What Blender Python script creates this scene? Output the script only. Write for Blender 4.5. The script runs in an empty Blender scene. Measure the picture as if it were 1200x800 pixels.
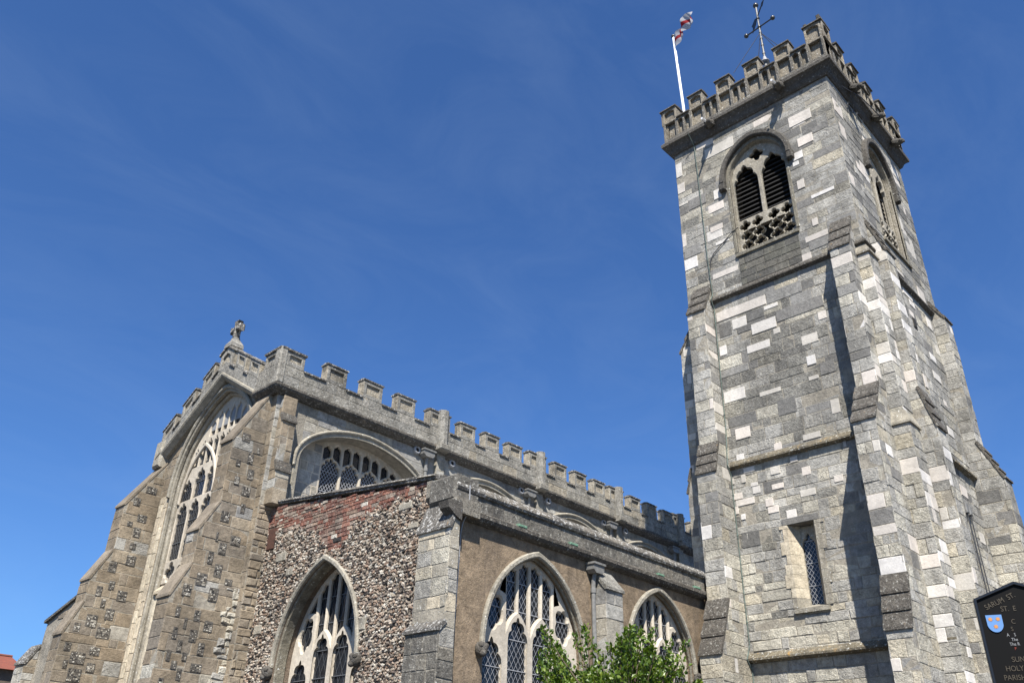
import bpy, math, random
from mathutils import Vector, Matrix
R = math.radians
sc = bpy.context.scene
COL = sc.collection

# ------------------------------------------------------------------ camera
cam_d = bpy.data.cameras.new('camera')
cam = bpy.data.objects.new('camera', cam_d)
COL.objects.link(cam)
yaw, pit, rol = R(43.665), R(29.384), R(1.512)
fw = Vector((math.cos(pit) * math.cos(yaw), math.cos(pit) * math.sin(yaw), math.sin(pit)))
r0 = Vector((math.sin(yaw), -math.cos(yaw), 0))
u0 = r0.cross(fw)
cr = math.cos(rol) * r0 + math.sin(rol) * u0
cu_ = -math.sin(rol) * r0 + math.cos(rol) * u0
M = Matrix((cr, cu_, -fw)).transposed().to_4x4()
M.translation = Vector((0, 0, 1.6))
cam.matrix_world = M
cam_d.sensor_width = 36
cam_d.sensor_fit = 'HORIZONTAL'
cam_d.lens = 997.2 / 1200 * 36
cam_d.clip_start = 0.1
cam_d.clip_end = 3000
sc.camera = cam

# ------------------------------------------------------------------ light
SUN = Vector((-1.0, -0.95, 1.76)).normalized()      # towards the sun
elev = math.asin(SUN.z)
w = bpy.data.worlds.new('World')
sc.world = w
w.use_nodes = True
nt = w.node_tree
sky = nt.nodes.new('ShaderNodeTexSky')
sky.sky_type = 'NISHITA'
sky.sun_disc = False
sky.sun_elevation = elev
sky.sun_rotation = math.atan2(SUN.x, SUN.y)
sky.altitude = 0
sky.air_density = 1.0
sky.dust_density = 0.9
sky.ozone_density = 3.0
bg = nt.nodes['Background']
bg.inputs[1].default_value = 0.058
tint = nt.nodes.new('ShaderNodeMix')
tint.data_type = 'RGBA'
tint.blend_type = 'MULTIPLY'
tint.inputs[0].default_value = 1.0
tint.inputs[7].default_value = (0.57, 0.90, 1.34, 1)
nt.links.new(sky.outputs[0], tint.inputs[6])
# faint high wisps
tc = nt.nodes.new('ShaderNodeTexCoord')
wm = nt.nodes.new('ShaderNodeMapping')
wm.inputs['Rotation'].default_value = (0.2, 0.35, 0.5)
wm.inputs['Scale'].default_value = (1.3, 5.0, 7.0)
nt.links.new(tc.outputs['Generated'], wm.inputs[0])
wn = nt.nodes.new('ShaderNodeTexNoise')
wn.inputs['Scale'].default_value = 1.6
wn.inputs['Detail'].default_value = 7
wn.inputs['Roughness'].default_value = 0.62
wn.inputs['Distortion'].default_value = 0.8
nt.links.new(wm.outputs[0], wn.inputs['Vector'])
wr = nt.nodes.new('ShaderNodeMapRange')
wr.inputs[1].default_value = 0.42; wr.inputs[2].default_value = 0.85; wr.inputs[3].default_value = 0.0; wr.inputs[4].default_value = 0.055
nt.links.new(wn.outputs['Fac'], wr.inputs[0])
wx = nt.nodes.new('ShaderNodeMix')
wx.data_type = 'RGBA'
wx.inputs[7].default_value = (5.5, 7.0, 8.5, 1)
nt.links.new(wr.outputs[0], wx.inputs[0])
nt.links.new(tint.outputs[2], wx.inputs[6])
nt.links.new(wx.outputs[2], bg.inputs[0])
sd = bpy.data.lights.new('sun', 'SUN')
sd.energy = 5.0
sd.angle = R(0.5)
sd.color = (1.0, 0.95, 0.87)
so = bpy.data.objects.new('sun', sd)
so.rotation_euler = SUN.to_track_quat('Z', 'Y').to_euler()
so.location = (-20, -20, 40)
COL.objects.link(so)
vs = sc.view_settings
vs.view_transform = 'Standard'
vs.look = 'None'
vs.exposure = 1.06
vs.gamma = 1
vs.use_curve_mapping = False

# ------------------------------------------------------------------ materials
def newmat(name):
    m = bpy.data.materials.new(name)
    m.use_nodes = True
    n = m.node_tree.nodes
    return m, n, m.node_tree.links, n['Principled BSDF']

def mixc(n, l, fac, a, b, mode='MIX'):
    x = n.new('ShaderNodeMix')
    x.data_type = 'RGBA'
    x.blend_type = mode
    for s, v in ((x.inputs[0], fac), (x.inputs[6], a), (x.inputs[7], b)):
        if isinstance(v, bpy.types.NodeSocket):
            l.new(v, s)
        elif isinstance(v, tuple):
            s.default_value = v if len(v) == 4 else (*v, 1)
        else:
            s.default_value = v
    return x.outputs[2]

def noise(n, l, vec, scale, detail=4, rough=0.6):
    t = n.new('ShaderNodeTexNoise')
    t.inputs['Scale'].default_value = scale
    t.inputs['Detail'].default_value = detail
    t.inputs['Roughness'].default_value = rough
    l.new(vec, t.inputs['Vector'])
    return t.outputs['Fac']

def rng_map(n, l, v, a, b, c, d, smooth=False):
    t = n.new('ShaderNodeMapRange')
    if smooth:
        t.interpolation_type = 'SMOOTHSTEP'
    for i, q in zip(range(1, 5), (a, b, c, d)):
        t.inputs[i].default_value = q
    l.new(v, t.inputs[0])
    return t.outputs[0]

def ramp(n, l, v, cols, interp='LINEAR'):
    t = n.new('ShaderNodeValToRGB')
    t.color_ramp.interpolation = interp
    e = t.color_ramp.elements
    while len(e) < len(cols):
        e.new(0.5)
    for i, c in enumerate(cols):
        e[i].position = i / (len(cols) - (0 if interp == 'CONSTANT' else 1)) if not isinstance(c[0], tuple) else c[1]
        cc = c if not isinstance(c[0], tuple) else c[0]
        e[i].color = (*cc, 1)
    l.new(v, t.inputs[0])
    return t.outputs[0]

def stone(name, cols, mott=0.35, stain=0.5, stain_col=(0.05, 0.047, 0.042), streak=0.35,
          lichen=0.0, lichen_col=(0.6, 0.6, 0.56), orange=0.0, bump=0.5, fine=55, rough=0.92, bdist=0.02, pos_scale=1.0, alb=0.76, big=(0.88, 1.1), bigs=0.6):
    m, n, l, b = newmat(name)
    g = n.new('ShaderNodeNewGeometry')
    P = g.outputs['Position']
    col = ramp(n, l, g.outputs['Random Per Island'], cols, 'CONSTANT')
    n1 = noise(n, l, P, 7 * pos_scale, 7, 0.75)
    n2 = noise(n, l, P, fine, 3, 0.7)
    v1 = rng_map(n, l, n1, 0.3, 0.7, 1 - mott, 1 + mott)
    v2 = rng_map(n, l, n2, 0.3, 0.7, 1 - mott * 0.7, 1 + mott * 0.7)
    mu = n.new('ShaderNodeMath'); mu.operation = 'MULTIPLY'
    l.new(v1, mu.inputs[0]); l.new(v2, mu.inputs[1])
    vm = n.new('ShaderNodeVectorMath'); vm.operation = 'SCALE'
    nbg = noise(n, l, P, bigs, 7, 0.72)
    mb_ = n.new('ShaderNodeMath'); mb_.operation = 'MULTIPLY'
    l.new(mu.outputs[0], mb_.inputs[0]); l.new(rng_map(n, l, nbg, 0.40, 0.60, big[0], big[1], True), mb_.inputs[1])
    mu = mb_
    ml = n.new('ShaderNodeMath'); ml.operation = 'MULTIPLY'; ml.inputs[1].default_value = alb
    l.new(mu.outputs[0], ml.inputs[0])
    l.new(col, vm.inputs[0]); l.new(ml.outputs[0], vm.inputs['Scale'])
    col = vm.outputs[0]
    mp = n.new('ShaderNodeMapping'); mp.inputs['Scale'].default_value = (3.0, 3.0, 0.35)
    l.new(P, mp.inputs[0])
    ns = noise(n, l, mp.outputs[0], 1.0, 5, 0.65)
    if streak > 0:
        col = mixc(n, l, rng_map(n, l, ns, 0.5, 0.78, 0, streak, True), col, stain_col)
    nb = noise(n, l, P, 1.1, 6, 0.7)
    if stain > 0:
        col = mixc(n, l, rng_map(n, l, nb, 0.52, 0.72, 0, stain, True), col, stain_col)
    if lichen > 0:
        nl = noise(n, l, P, 16, 4, 0.75)
        col = mixc(n, l, rng_map(n, l, nl, 0.62 - lichen * 0.12, 0.68 - lichen * 0.08, 0, 0.9, True), col, lichen_col)
    if orange > 0:
        no = noise(n, l, P, 7, 6, 0.75)
        col = mixc(n, l, rng_map(n, l, no, 0.68 - orange * 0.1, 0.74 - orange * 0.08, 0, 0.85, True), col, (0.30, 0.17, 0.04))
    l.new(col, b.inputs['Base Color'])
    b.inputs['Roughness'].default_value = rough
    b.inputs['Specular IOR Level'].default_value = 0.25
    ad = n.new('ShaderNodeMath'); ad.operation = 'ADD'
    l.new(n2, ad.inputs[0])
    m3 = n.new('ShaderNodeMath'); m3.operation = 'MULTIPLY'; m3.inputs[1].default_value = 2.5
    n4 = noise(n, l, P, 14, 4, 0.7)
    l.new(n4, m3.inputs[0]); l.new(m3.outputs[0], ad.inputs[1])
    bp = n.new('ShaderNodeBump')
    bp.inputs['Strength'].default_value = bump
    bp.inputs['Distance'].default_value = bdist
    l.new(ad.outputs[0], bp.inputs['Height'])
    l.new(bp.outputs[0], b.inputs['Normal'])
    return m

def plain(name, col, rough=0.6, metal=0.0, var=0.0, scale=20, bump=0.0):
    m, n, l, b = newmat(name)
    b.inputs['Roughness'].default_value = rough
    b.inputs['Metallic'].default_value = metal
    if var or bump:
        g = n.new('ShaderNodeNewGeometry')
        t = noise(n, l, g.outputs['Position'], scale)
        c = mixc(n, l, rng_map(n, l, t, 0.3, 0.7, 0, 1), tuple(x * (1 - var) for x in col), tuple(min(1, x * (1 + var)) for x in col))
        l.new(c, b.inputs['Base Color'])
        if bump:
            bp = n.new('ShaderNodeBump'); bp.inputs['Strength'].default_value = bump; bp.inputs['Distance'].default_value = 0.01
            l.new(t, bp.inputs['Height']); l.new(bp.outputs[0], b.inputs['Normal'])
    else:
        b.inputs['Base Color'].default_value = (*col, 1)
    return m

g1, g2, g3 = (0.30, 0.287, 0.257), (0.33, 0.317, 0.285), (0.27, 0.26, 0.235)
w1, w2 = (0.37, 0.345, 0.285), (0.33, 0.308, 0.255)
p1 = (0.39, 0.37, 0.325)
MT = {}
MT['tower'] = stone('tower_stone', [g1, g3, g2, g1, w2, g2, g3, w1, g1, p1, g2, w2, g3, g1], lichen=0.12, lichen_col=(0.40, 0.385, 0.34), mott=0.34, stain=0.5, stain_col=(0.09, 0.085, 0.075), streak=0.4, bump=0.6, bdist=0.025, orange=0.06, alb=1.0, big=(0.62, 1.12))
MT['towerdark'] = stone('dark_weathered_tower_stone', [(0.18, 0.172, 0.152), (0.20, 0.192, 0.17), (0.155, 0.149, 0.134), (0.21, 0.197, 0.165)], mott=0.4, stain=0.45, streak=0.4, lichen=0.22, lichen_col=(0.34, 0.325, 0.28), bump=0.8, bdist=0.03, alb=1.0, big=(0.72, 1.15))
MT['towertan'] = stone('tower_rubble_stone', [w1, (0.395, 0.367, 0.30), g2, (0.42, 0.392, 0.322), w2, g1, (0.44, 0.415, 0.35), g2, g1, (0.40, 0.36, 0.28), g2],
                       stain=0.42, stain_col=(0.10, 0.092, 0.078), streak=0.35, bump=0.8, bdist=0.035, lichen=0.1, lichen_col=(0.50, 0.48, 0.42), mott=0.36, alb=1.04, big=(0.74, 1.1))
MT['new'] = stone('replacement_stone', [(0.53, 0.50, 0.455), (0.49, 0.45, 0.40), (0.55, 0.525, 0.49), (0.45, 0.42, 0.37), (0.52, 0.47, 0.415)], mott=0.12, stain=0.15, streak=0.15, bump=0.25, alb=0.98)
MT['greyblock'] = stone('grey_replacement_stone', [(0.165, 0.158, 0.145), (0.19, 0.182, 0.168), (0.23, 0.222, 0.205), (0.145, 0.14, 0.13)], mott=0.3, stain=0.35, streak=0.3, bump=0.5, alb=0.9)
MT['mortar'] = stone('mortar', [(0.27, 0.245, 0.20)], mott=0.3, bump=0.6, alb=0.95)
MT['mortar_dark'] = stone('dark_mortar', [(0.13, 0.12, 0.105)], mott=0.3, bump=0.6)
MT['nave'] = stone('nave_ashlar', [(0.235, 0.188, 0.132), (0.25, 0.203, 0.146), (0.215, 0.176, 0.127), (0.265, 0.218, 0.158), (0.225, 0.188, 0.142), (0.215, 0.184, 0.145), (0.24, 0.194, 0.138), (0.275, 0.23, 0.17)],
                   stain=0.55, stain_col=(0.065, 0.057, 0.046), streak=0.45, mott=0.34, big=(0.75, 1.15), alb=0.88)
MT['navepale'] = stone('nave_pale_ashlar', [(0.46, 0.40, 0.30), (0.42, 0.36, 0.27), (0.50, 0.44, 0.335)], stain=0.2, streak=0.2, alb=0.92)
MT['cler'] = stone('clerestory_ashlar', [(0.36, 0.345, 0.31), (0.40, 0.385, 0.345), (0.32, 0.31, 0.285), (0.42, 0.39, 0.33), (0.36, 0.33, 0.27), (0.30, 0.29, 0.27)],
                   stain=0.7, stain_col=(0.07, 0.067, 0.06), streak=0.5)
MT['weath'] = stone('weathered_parapet_stone', [(0.26, 0.245, 0.21), (0.29, 0.272, 0.235), (0.235, 0.224, 0.198), (0.22, 0.205, 0.175), (0.31, 0.275, 0.215)], mott=0.5, stain=0.8, stain_col=(0.065, 0.06, 0.05), alb=0.9,
                    streak=0.6, lichen=0.35, lichen_col=(0.42, 0.41, 0.37), orange=0.25, bump=0.8)
MT['weathdark'] = stone('blackened_parapet_stone', [(0.17, 0.158, 0.135), (0.20, 0.186, 0.16), (0.15, 0.14, 0.122), (0.22, 0.20, 0.165)], mott=0.5, stain=0.85, stain_col=(0.05, 0.047, 0.042), streak=0.7, lichen=0.4, lichen_col=(0.36, 0.35, 0.31), orange=0.25, bump=0.9)
MT['string'] = stone('lichened_string_stone', [(0.20, 0.175, 0.13), (0.18, 0.155, 0.11)], mott=0.45, stain=0.6, streak=0.3, orange=0.9, lichen=0.3, bump=0.8)
MT['cope'] = stone('lichened_coping_stone', [(0.17, 0.155, 0.135), (0.14, 0.13, 0.115), (0.20, 0.18, 0.15)], mott=0.4, stain=0.6, lichen=0.75, lichen_col=(0.50, 0.49, 0.46), orange=0.5, bump=0.9)
MT['copedark'] = stone('dark_coping_stone', [(0.18, 0.16, 0.13), (0.15, 0.135, 0.115), (0.20, 0.18, 0.145)], mott=0.5, stain=0.75, lichen=0.45, lichen_col=(0.38, 0.37, 0.33), orange=0.4, bump=1.0, bdist=0.04)
MT['towerpar'] = stone('tower_parapet_stone', [(0.24, 0.21, 0.165), (0.20, 0.18, 0.145), (0.28, 0.245, 0.19), (0.17, 0.155, 0.13)], mott=0.4, stain=0.7, stain_col=(0.04, 0.037, 0.033), lichen=0.25, orange=0.2, bump=0.8)
MT['towerhood'] = stone('tower_arch_moulding', [(0.24, 0.215, 0.165), (0.22, 0.2, 0.155)], mott=0.4, stain=0.7, streak=0.6, orange=0.2, lichen=0.15, bump=0.7)
MT['cornice'] = stone('cornice_stone', [(0.085, 0.078, 0.067), (0.11, 0.10, 0.086)], mott=0.4, stain=0.6, lichen=0.2, lichen_col=(0.3, 0.3, 0.28), bump=0.8)  # base colour lowered to carry the shade in the cornice hollow
MT['trac'] = stone('tracery_limestone', [(0.56, 0.50, 0.41), (0.54, 0.48, 0.39)], mott=0.18, stain=0.25, stain_col=(0.22, 0.17, 0.11), streak=0.3, bump=0.25, fine=80)
MT['trac2'] = stone('weathered_tracery_stone', [(0.38, 0.345, 0.28), (0.36, 0.33, 0.27)], mott=0.3, stain=0.55, streak=0.4, orange=0.25, bump=0.5)
MT['hood'] = stone('arch_moulding_stone', [(0.36, 0.325, 0.26), (0.34, 0.31, 0.25)], mott=0.3, stain=0.6, streak=0.4, lichen=0.15, bump=0.5)
MT['render'] = stone('roughcast_render', [(0.235, 0.178, 0.12)], mott=0.5, stain=0.6, stain_col=(0.12, 0.095, 0.072), streak=0.75, big=(0.78, 1.18), bigs=0.45, lichen=0.12, lichen_col=(0.27, 0.22, 0.16), bump=0.8, fine=60, bdist=0.012)
MT['brick'] = stone('old_red_brick', [(0.23, 0.095, 0.066), (0.265, 0.12, 0.085), (0.175, 0.085, 0.066), (0.29, 0.145, 0.105), (0.21, 0.135, 0.105), (0.34, 0.27, 0.215), (0.24, 0.105, 0.075), (0.27, 0.19, 0.15)], mott=0.5, stain=0.6, streak=0.4, bump=0.9, lichen=0.55, lichen_col=(0.36, 0.28, 0.23))
MT['flint'] = stone('flint', [(0.48, 0.435, 0.365), (0.16, 0.135, 0.112), (0.36, 0.31, 0.245), (0.52, 0.48, 0.41), (0.22, 0.185, 0.15), (0.42, 0.36, 0.29), (0.04, 0.037, 0.035), (0.26, 0.20, 0.15), (0.40, 0.33, 0.26), (0.24, 0.17, 0.125), (0.44, 0.38, 0.31), (0.32, 0.23, 0.17), (0.13, 0.105, 0.09), (0.36, 0.28, 0.215)],
                    mott=0.42, stain=0.0, streak=0.0, bump=0.9, rough=0.7, fine=60, alb=0.86)
MT['flintbed'] = stone('flint_mortar', [(0.20, 0.155, 0.115)], mott=0.4, bump=0.8)
MT['flintpanel'] = stone('knapped_flint', [(0.05, 0.047, 0.042), (0.42, 0.39, 0.33), (0.07, 0.062, 0.055), (0.55, 0.52, 0.45), (0.03, 0.03, 0.03), (0.10, 0.085, 0.07), (0.30, 0.27, 0.22), (0.16, 0.14, 0.11)], mott=0.3, stain=0, streak=0, bump=0.5, rough=0.4, fine=90)
MT['glass'] = plain('leaded_glass', (0.012, 0.014, 0.018), 0.12, 0, 0.5, 9, 0.25)
MT['lead'] = plain('lead_cames', (0.25, 0.255, 0.265), 0.5, 0.0)
MT['leaddark'] = plain('dull_lead_cames', (0.09, 0.095, 0.10), 0.5, 0.0)
MT['dark'] = plain('dark_recess_fill', (0.012, 0.011, 0.010), 0.9)  # near-black put in for the unlit depth of openings and recesses
MT['louvre'] = plain('belfry_louvres', (0.009, 0.008, 0.0075), 0.85, 0, 0.3, 8)
MT['leadroof'] = plain('lead_sheet', (0.20, 0.205, 0.21), 0.6, 0, 0.2, 3, 0.2)
MT['pipe'] = plain('grey_painted_iron', (0.15, 0.147, 0.138), 0.55, 0, 0.3, 12)
MT['pipeblack'] = plain('black_iron', (0.025, 0.025, 0.027), 0.45, 0, 0.3, 12)
MT['white'] = plain('white_paint', (0.80, 0.80, 0.80), 0.4)
MT['rust'] = plain('rusty_iron', (0.065, 0.028, 0.018), 0.9, 0, 0.4, 20)
MT['copper'] = plain('green_copper', (0.10, 0.19, 0.13), 0.8, 0, 0.4, 15)
MT['verdigris'] = plain('verdigris_strip', (0.09, 0.115, 0.10), 0.8, 0, 0.4, 9)
MT['gold'] = plain('dark_metal_ball', (0.06, 0.058, 0.052), 0.3, 0.3)

# ------------------------------------------------------------------ mesh building
class Fr:                                             # a plane: origin, along, up, outward
    def __init__(s, O, U, V, N):
        s.O, s.U, s.V, s.N = Vector(O), Vector(U), Vector(V), Vector(N)
    def p(s, u, v, w=0.0):
        return s.O + s.U * u + s.V * v + s.N * w
    def out(s, d):
        return Fr(s.O + s.N * d, s.U, s.V, s.N)
def WF(x): return Fr((x, 0, 0), (0, -1, 0), (0, 0, 1), (-1, 0, 0))     # west face: u = -y
def SF(y): return Fr((0, y, 0), (1, 0, 0), (0, 0, 1), (0, -1, 0))      # south face: u = x
def NF(y): return Fr((0, y, 0), (-1, 0, 0), (0, 0, 1), (0, 1, 0))
def EF(x): return Fr((x, 0, 0), (0, 1, 0), (0, 0, 1), (1, 0, 0))

class MB:
    def __init__(s):
        s.v, s.f, s.m = [], [], []
    def add(s, vs, fs, mi=0):
        o = len(s.v)
        s.v += [tuple(x) for x in vs]
        for f in fs:
            s.f.append(tuple(i + o for i in f))
            s.m.append(mi)
    def box(s, fr, u0, u1, v0, v1, w0, w1, mi=0, c=0.0):
        if c <= 0:
            P = [fr.p(u, v, w_) for w_ in (w0, w1) for (u, v) in ((u0, v0), (u1, v0), (u1, v1), (u0, v1))]
            s.add(P, [(3, 2, 1, 0), (4, 5, 6, 7), (0, 1, 5, 4), (1, 2, 6, 5), (2, 3, 7, 6), (3, 0, 4, 7)], mi)
        else:
            P = [fr.p(u, v, w0) for (u, v) in ((u0, v0), (u1, v0), (u1, v1), (u0, v1))]
            P += [fr.p(u, v, w1 - c) for (u, v) in ((u0, v0), (u1, v0), (u1, v1), (u0, v1))]
            P += [fr.p(u, v, w1) for (u, v) in ((u0 + c, v0 + c), (u1 - c, v0 + c), (u1 - c, v1 - c), (u0 + c, v1 - c))]
            fs = [(3, 2, 1, 0), (8, 9, 10, 11)]
            for k in (0, 4):
                fs += [(k + i, k + (i + 1) % 4, k + 4 + (i + 1) % 4, k + 4 + i) for i in range(4)]
            s.add(P, fs, mi)
    def prism(s, fr, poly, w0, w1, mi=0):
        n = len(poly)
        P = [fr.p(u, v, w0) for u, v in poly] + [fr.p(u, v, w1) for u, v in poly]
        s.add(P, [tuple(reversed(range(n))), tuple(range(n, 2 * n))] + [(i, (i + 1) % n, n + (i + 1) % n, n + i) for i in range(n)], mi)
    def tube(s, pts, rad, n=8, mi=0, rad2=None):
        pts = [Vector(p) for p in pts]
        rings = []
        for i, p in enumerate(pts):
            d = (pts[min(i + 1, len(pts) - 1)] - pts[max(i - 1, 0)]).normalized()
            a = d.orthogonal().normalized() if i == 0 else (rings[-1][1] - d * rings[-1][1].dot(d)).normalized()
            b = d.cross(a)
            rr = rad if rad2 is None else rad + (rad2 - rad) * i / max(1, len(pts) - 1)
            rings.append(([p + (a * math.cos(2 * math.pi * k / n) + b * math.sin(2 * math.pi * k / n)) * rr for k in range(n)], a))
        V = [q for rg, _ in rings for q in rg]
        fs = [(i * n + k, i * n + (k + 1) % n, (i + 1) * n + (k + 1) % n, (i + 1) * n + k) for i in range(len(pts) - 1) for k in range(n)]
        fs += [tuple(reversed(range(n))), tuple(range(len(V) - n, len(V)))]
        s.add(V, fs, mi)
    def ball(s, c, r, n=12, mi=0, sq=(1, 1, 1)):
        V, fs = [], []
        m = n // 2
        for i in range(m + 1):
            t = math.pi * i / m
            for k in range(n):
                a = 2 * math.pi * k / n
                V.append((c[0] + r * sq[0] * math.sin(t) * math.cos(a), c[1] + r * sq[1] * math.sin(t) * math.sin(a), c[2] + r * sq[2] * math.cos(t)))
        for i in range(m):
            for k in range(n):
                fs.append((i * n + k, (i + 1) * n + k, (i + 1) * n + (k + 1) % n, i * n + (k + 1) % n))
        s.add(V, fs, mi)
    def plate(s, fr, outer, holes, w0, w1, bev=0.0, mi=0, res=0):
        cu = bpy.data.curves.new('outline', 'CURVE')
        cu.dimensions = '2D'
        cu.fill_mode = 'BOTH'
        cu.extrude = max((w1 - w0) / 2 - bev, 0.0005)
        cu.bevel_depth = bev
        cu.bevel_resolution = res
        cu.offset = -bev
        for poly in [outer] + list(holes):
            sp = cu.splines.new('POLY')
            sp.points.add(len(poly) - 1)
            for q, (a, b) in zip(sp.points, poly):
                q.co = (a, b, 0, 1)
            sp.use_cyclic_u = True
        ob = bpy.data.objects.new('outline', cu)
        me = bpy.data.meshes.new_from_object(ob)
        mid = (w0 + w1) / 2
        s.add([fr.p(q.co.x, q.co.y, q.co.z + mid) for q in me.vertices], [tuple(p.vertices) for p in me.polygons], mi)
        bpy.data.objects.remove(ob)
        bpy.data.curves.remove(cu)
        bpy.data.meshes.remove(me)
    def sweep(s, path, prof, mi=0, closed=False):
        # horizontal path of (x, y); profile of (out, z); outward is to the right of travel
        n = len(path)
        rows = []
        for i, p in enumerate(path):
            p = Vector(p)
            ds = []
            if i > 0 or closed:
                ds.append((p - Vector(path[i - 1])).normalized())
            if i < n - 1 or closed:
                ds.append((Vector(path[(i + 1) % n]) - p).normalized())
            ns = [Vector((d.y, -d.x)) for d in ds]
            if len(ns) == 2:
                b = (ns[0] + ns[1]).normalized()
                m_ = b / max(0.3, b.dot(ns[0]))
            else:
                m_ = ns[0]
            rows.append([(p.x + m_.x * o, p.y + m_.y * o, z) for o, z in prof])
        k = len(prof)
        V = [q for rr in rows for q in rr]
        fs = []
        for i in range(n if closed else n - 1):
            j = (i + 1) % n
            fs += [(i * k + a, j * k + a, j * k + (a + 1) % k, i * k + (a + 1) % k) for a in range(k)]
        if not closed:
            fs += [tuple(range(k)), tuple(reversed(range((n - 1) * k, n * k)))]
        s.add(V, fs, mi)
    def build(s, name, mats, parent=None, smooth=False, recalc=True):
        import bmesh
        base = Vector((0, 0, 0))
        q = parent
        while q is not None:
            base = base + q.location
            q = q.parent
        me = bpy.data.meshes.new(name)
        if parent is None and s.v:
            xs = [min(v[i] for v in s.v) for i in range(3)]
            ys = [max(v[i] for v in s.v) for i in range(2)]
            loc = Vector(((xs[0] + ys[0]) / 2, (xs[1] + ys[1]) / 2, xs[2]))
        else:
            loc = base
        me.from_pydata([tuple(Vector(v) - loc) for v in s.v], [], s.f)
        if not isinstance(mats, (list, tuple)):
            mats = [mats]
        for m in mats:
            me.materials.append(MT[m] if isinstance(m, str) else m)
        if len(mats) > 1:
            me.polygons.foreach_set('material_index', s.m)
        if recalc:
            bm = bmesh.new(); bm.from_mesh(me)
            bmesh.ops.recalc_face_normals(bm, faces=bm.faces)
            bm.to_mesh(me); bm.free()
        if smooth:
            me.polygons.foreach_set('use_smooth', [True] * len(me.polygons))
        me.update()
        o = bpy.data.objects.new(name, me)
        COL.objects.link(o)
        if parent is None:
            o.location = loc
        else:
            o.parent = parent
        return o

def tag(o, label=None, cat=None, group=None, kind=None):
    if label: o['label'] = label
    if cat: o['category'] = cat
    if group: o['group'] = group
    if kind: o['kind'] = kind
    return o
def thing(name, loc, label, cat, group=None):
    o = bpy.data.objects.new(name, None)
    o.empty_display_size = 0.3
    o.location = loc
    COL.objects.link(o)
    return tag(o, label, cat, group)

# ---- arches
class Arch:
    def __init__(s, c, a, spring, apex, sill):
        s.c, s.a, s.s, s.h, s.sill = c, a, spring, apex - spring, sill
        s.two = s.h >= a * 0.98
        if s.two:
            s.cc = (s.h ** 2 - a ** 2) / (2 * a)
            s.R = s.cc + a
    def half(s, v):
        if v <= s.s: return s.a
        d = v - s.s
        if d >= s.h: return 0.0
        if s.two: return max(0.0, math.sqrt(max(0, s.R ** 2 - d * d)) - s.cc)
        return s.a * (1 - (d / s.h) ** 2.1) ** (1 / 1.75)
    def top(s, u):
        x = min(abs(u - s.c), s.a)
        if s.two: return s.s + math.sqrt(max(0, s.R ** 2 - (x + s.cc) ** 2))
        return s.s + s.h * (1 - (x / s.a) ** 1.75) ** (1 / 2.1)
    def head(s, n=14):
        L = []
        for i in range(n + 1):
            t = i / n
            if s.two:
                a0 = math.atan2(s.h, -s.cc)
                ang = math.pi + (a0 - math.pi) * t
                L.append((s.c + s.cc + s.R * math.cos(ang), s.s + s.R * math.sin(ang)))
            else:
                v = s.s + s.h * math.sin(t * math.pi / 2)
                L.append((s.c - s.half(v), v))
        L[-1] = (s.c, s.s + s.h)
        return L + [(2 * s.c - u, v) for u, v in reversed(L[:-1])]
    def poly(s, n=14):
        return [(s.c - s.a, s.sill)] + s.head(n) + [(s.c + s.a, s.sill)]
    def off(s, d, sill=None):
        return Arch(s.c, s.a + d, s.s, s.s + s.h + d * (1.25 if s.two else 1.0), s.sill if sill is None else sill)

def cusped(pts, k, D):
    # scallop an arch polyline inwards with k foils
    L = [0]
    for a, b in zip(pts, pts[1:]):
        L.append(L[-1] + math.hypot(b[0] - a[0], b[1] - a[1]))
    T = L[-1]
    N = k * 8
    out = []
    for i in range(N + 1):
        d = T * i / N
        j = max(0, min(len(L) - 2, next((q for q in range(len(L) - 1) if L[q + 1] >= d - 1e-9), len(L) - 2)))
        t = (d - L[j]) / max(1e-9, L[j + 1] - L[j])
        a, b = pts[j], pts[j + 1]
        x, y = a[0] + (b[0] - a[0]) * t, a[1] + (b[1] - a[1]) * t
        tx, ty = (b[0] - a[0]), (b[1] - a[1])
        n_ = math.hypot(tx, ty)
        nx, ny = ty / n_, -tx / n_                     # right of travel: inside when going left to right over the top
        s_ = i / N * k
        e = abs(s_ - round(s_))
        q = 0 if round(s_) in (0, k) else max(0, 1 - e / 0.5) ** 2.2
        out.append((x + nx * D * q, y + ny * D * q))
    return out
def light(u0, u1, sill, apex, foils=5, D=0.06, hk=0.75):
    c, a = (u0 + u1) / 2, (u1 - u0) / 2
    A = Arch(c, a, apex - 2 * a * hk, apex, sill)
    return [(u0, sill)] + cusped(A.head(10), foils, D) + [(u1, sill)]
def foil(c, rx, ry, k, D, rot=0.0, n=8):
    out = []
    for i in range(k * n):
        t = i / (k * n) * 2 * math.pi
        s_ = i / n
        e = abs(s_ - round(s_))
        q = 1 - D * max(0, 1 - e / 0.5) ** 1.5
        x, y = rx * q * math.cos(t), ry * q * math.sin(t)
        out.append((c[0] + x * math.cos(rot) - y * math.sin(rot), c[1] + x * math.sin(rot) + y * math.cos(rot)))
    return out

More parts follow.
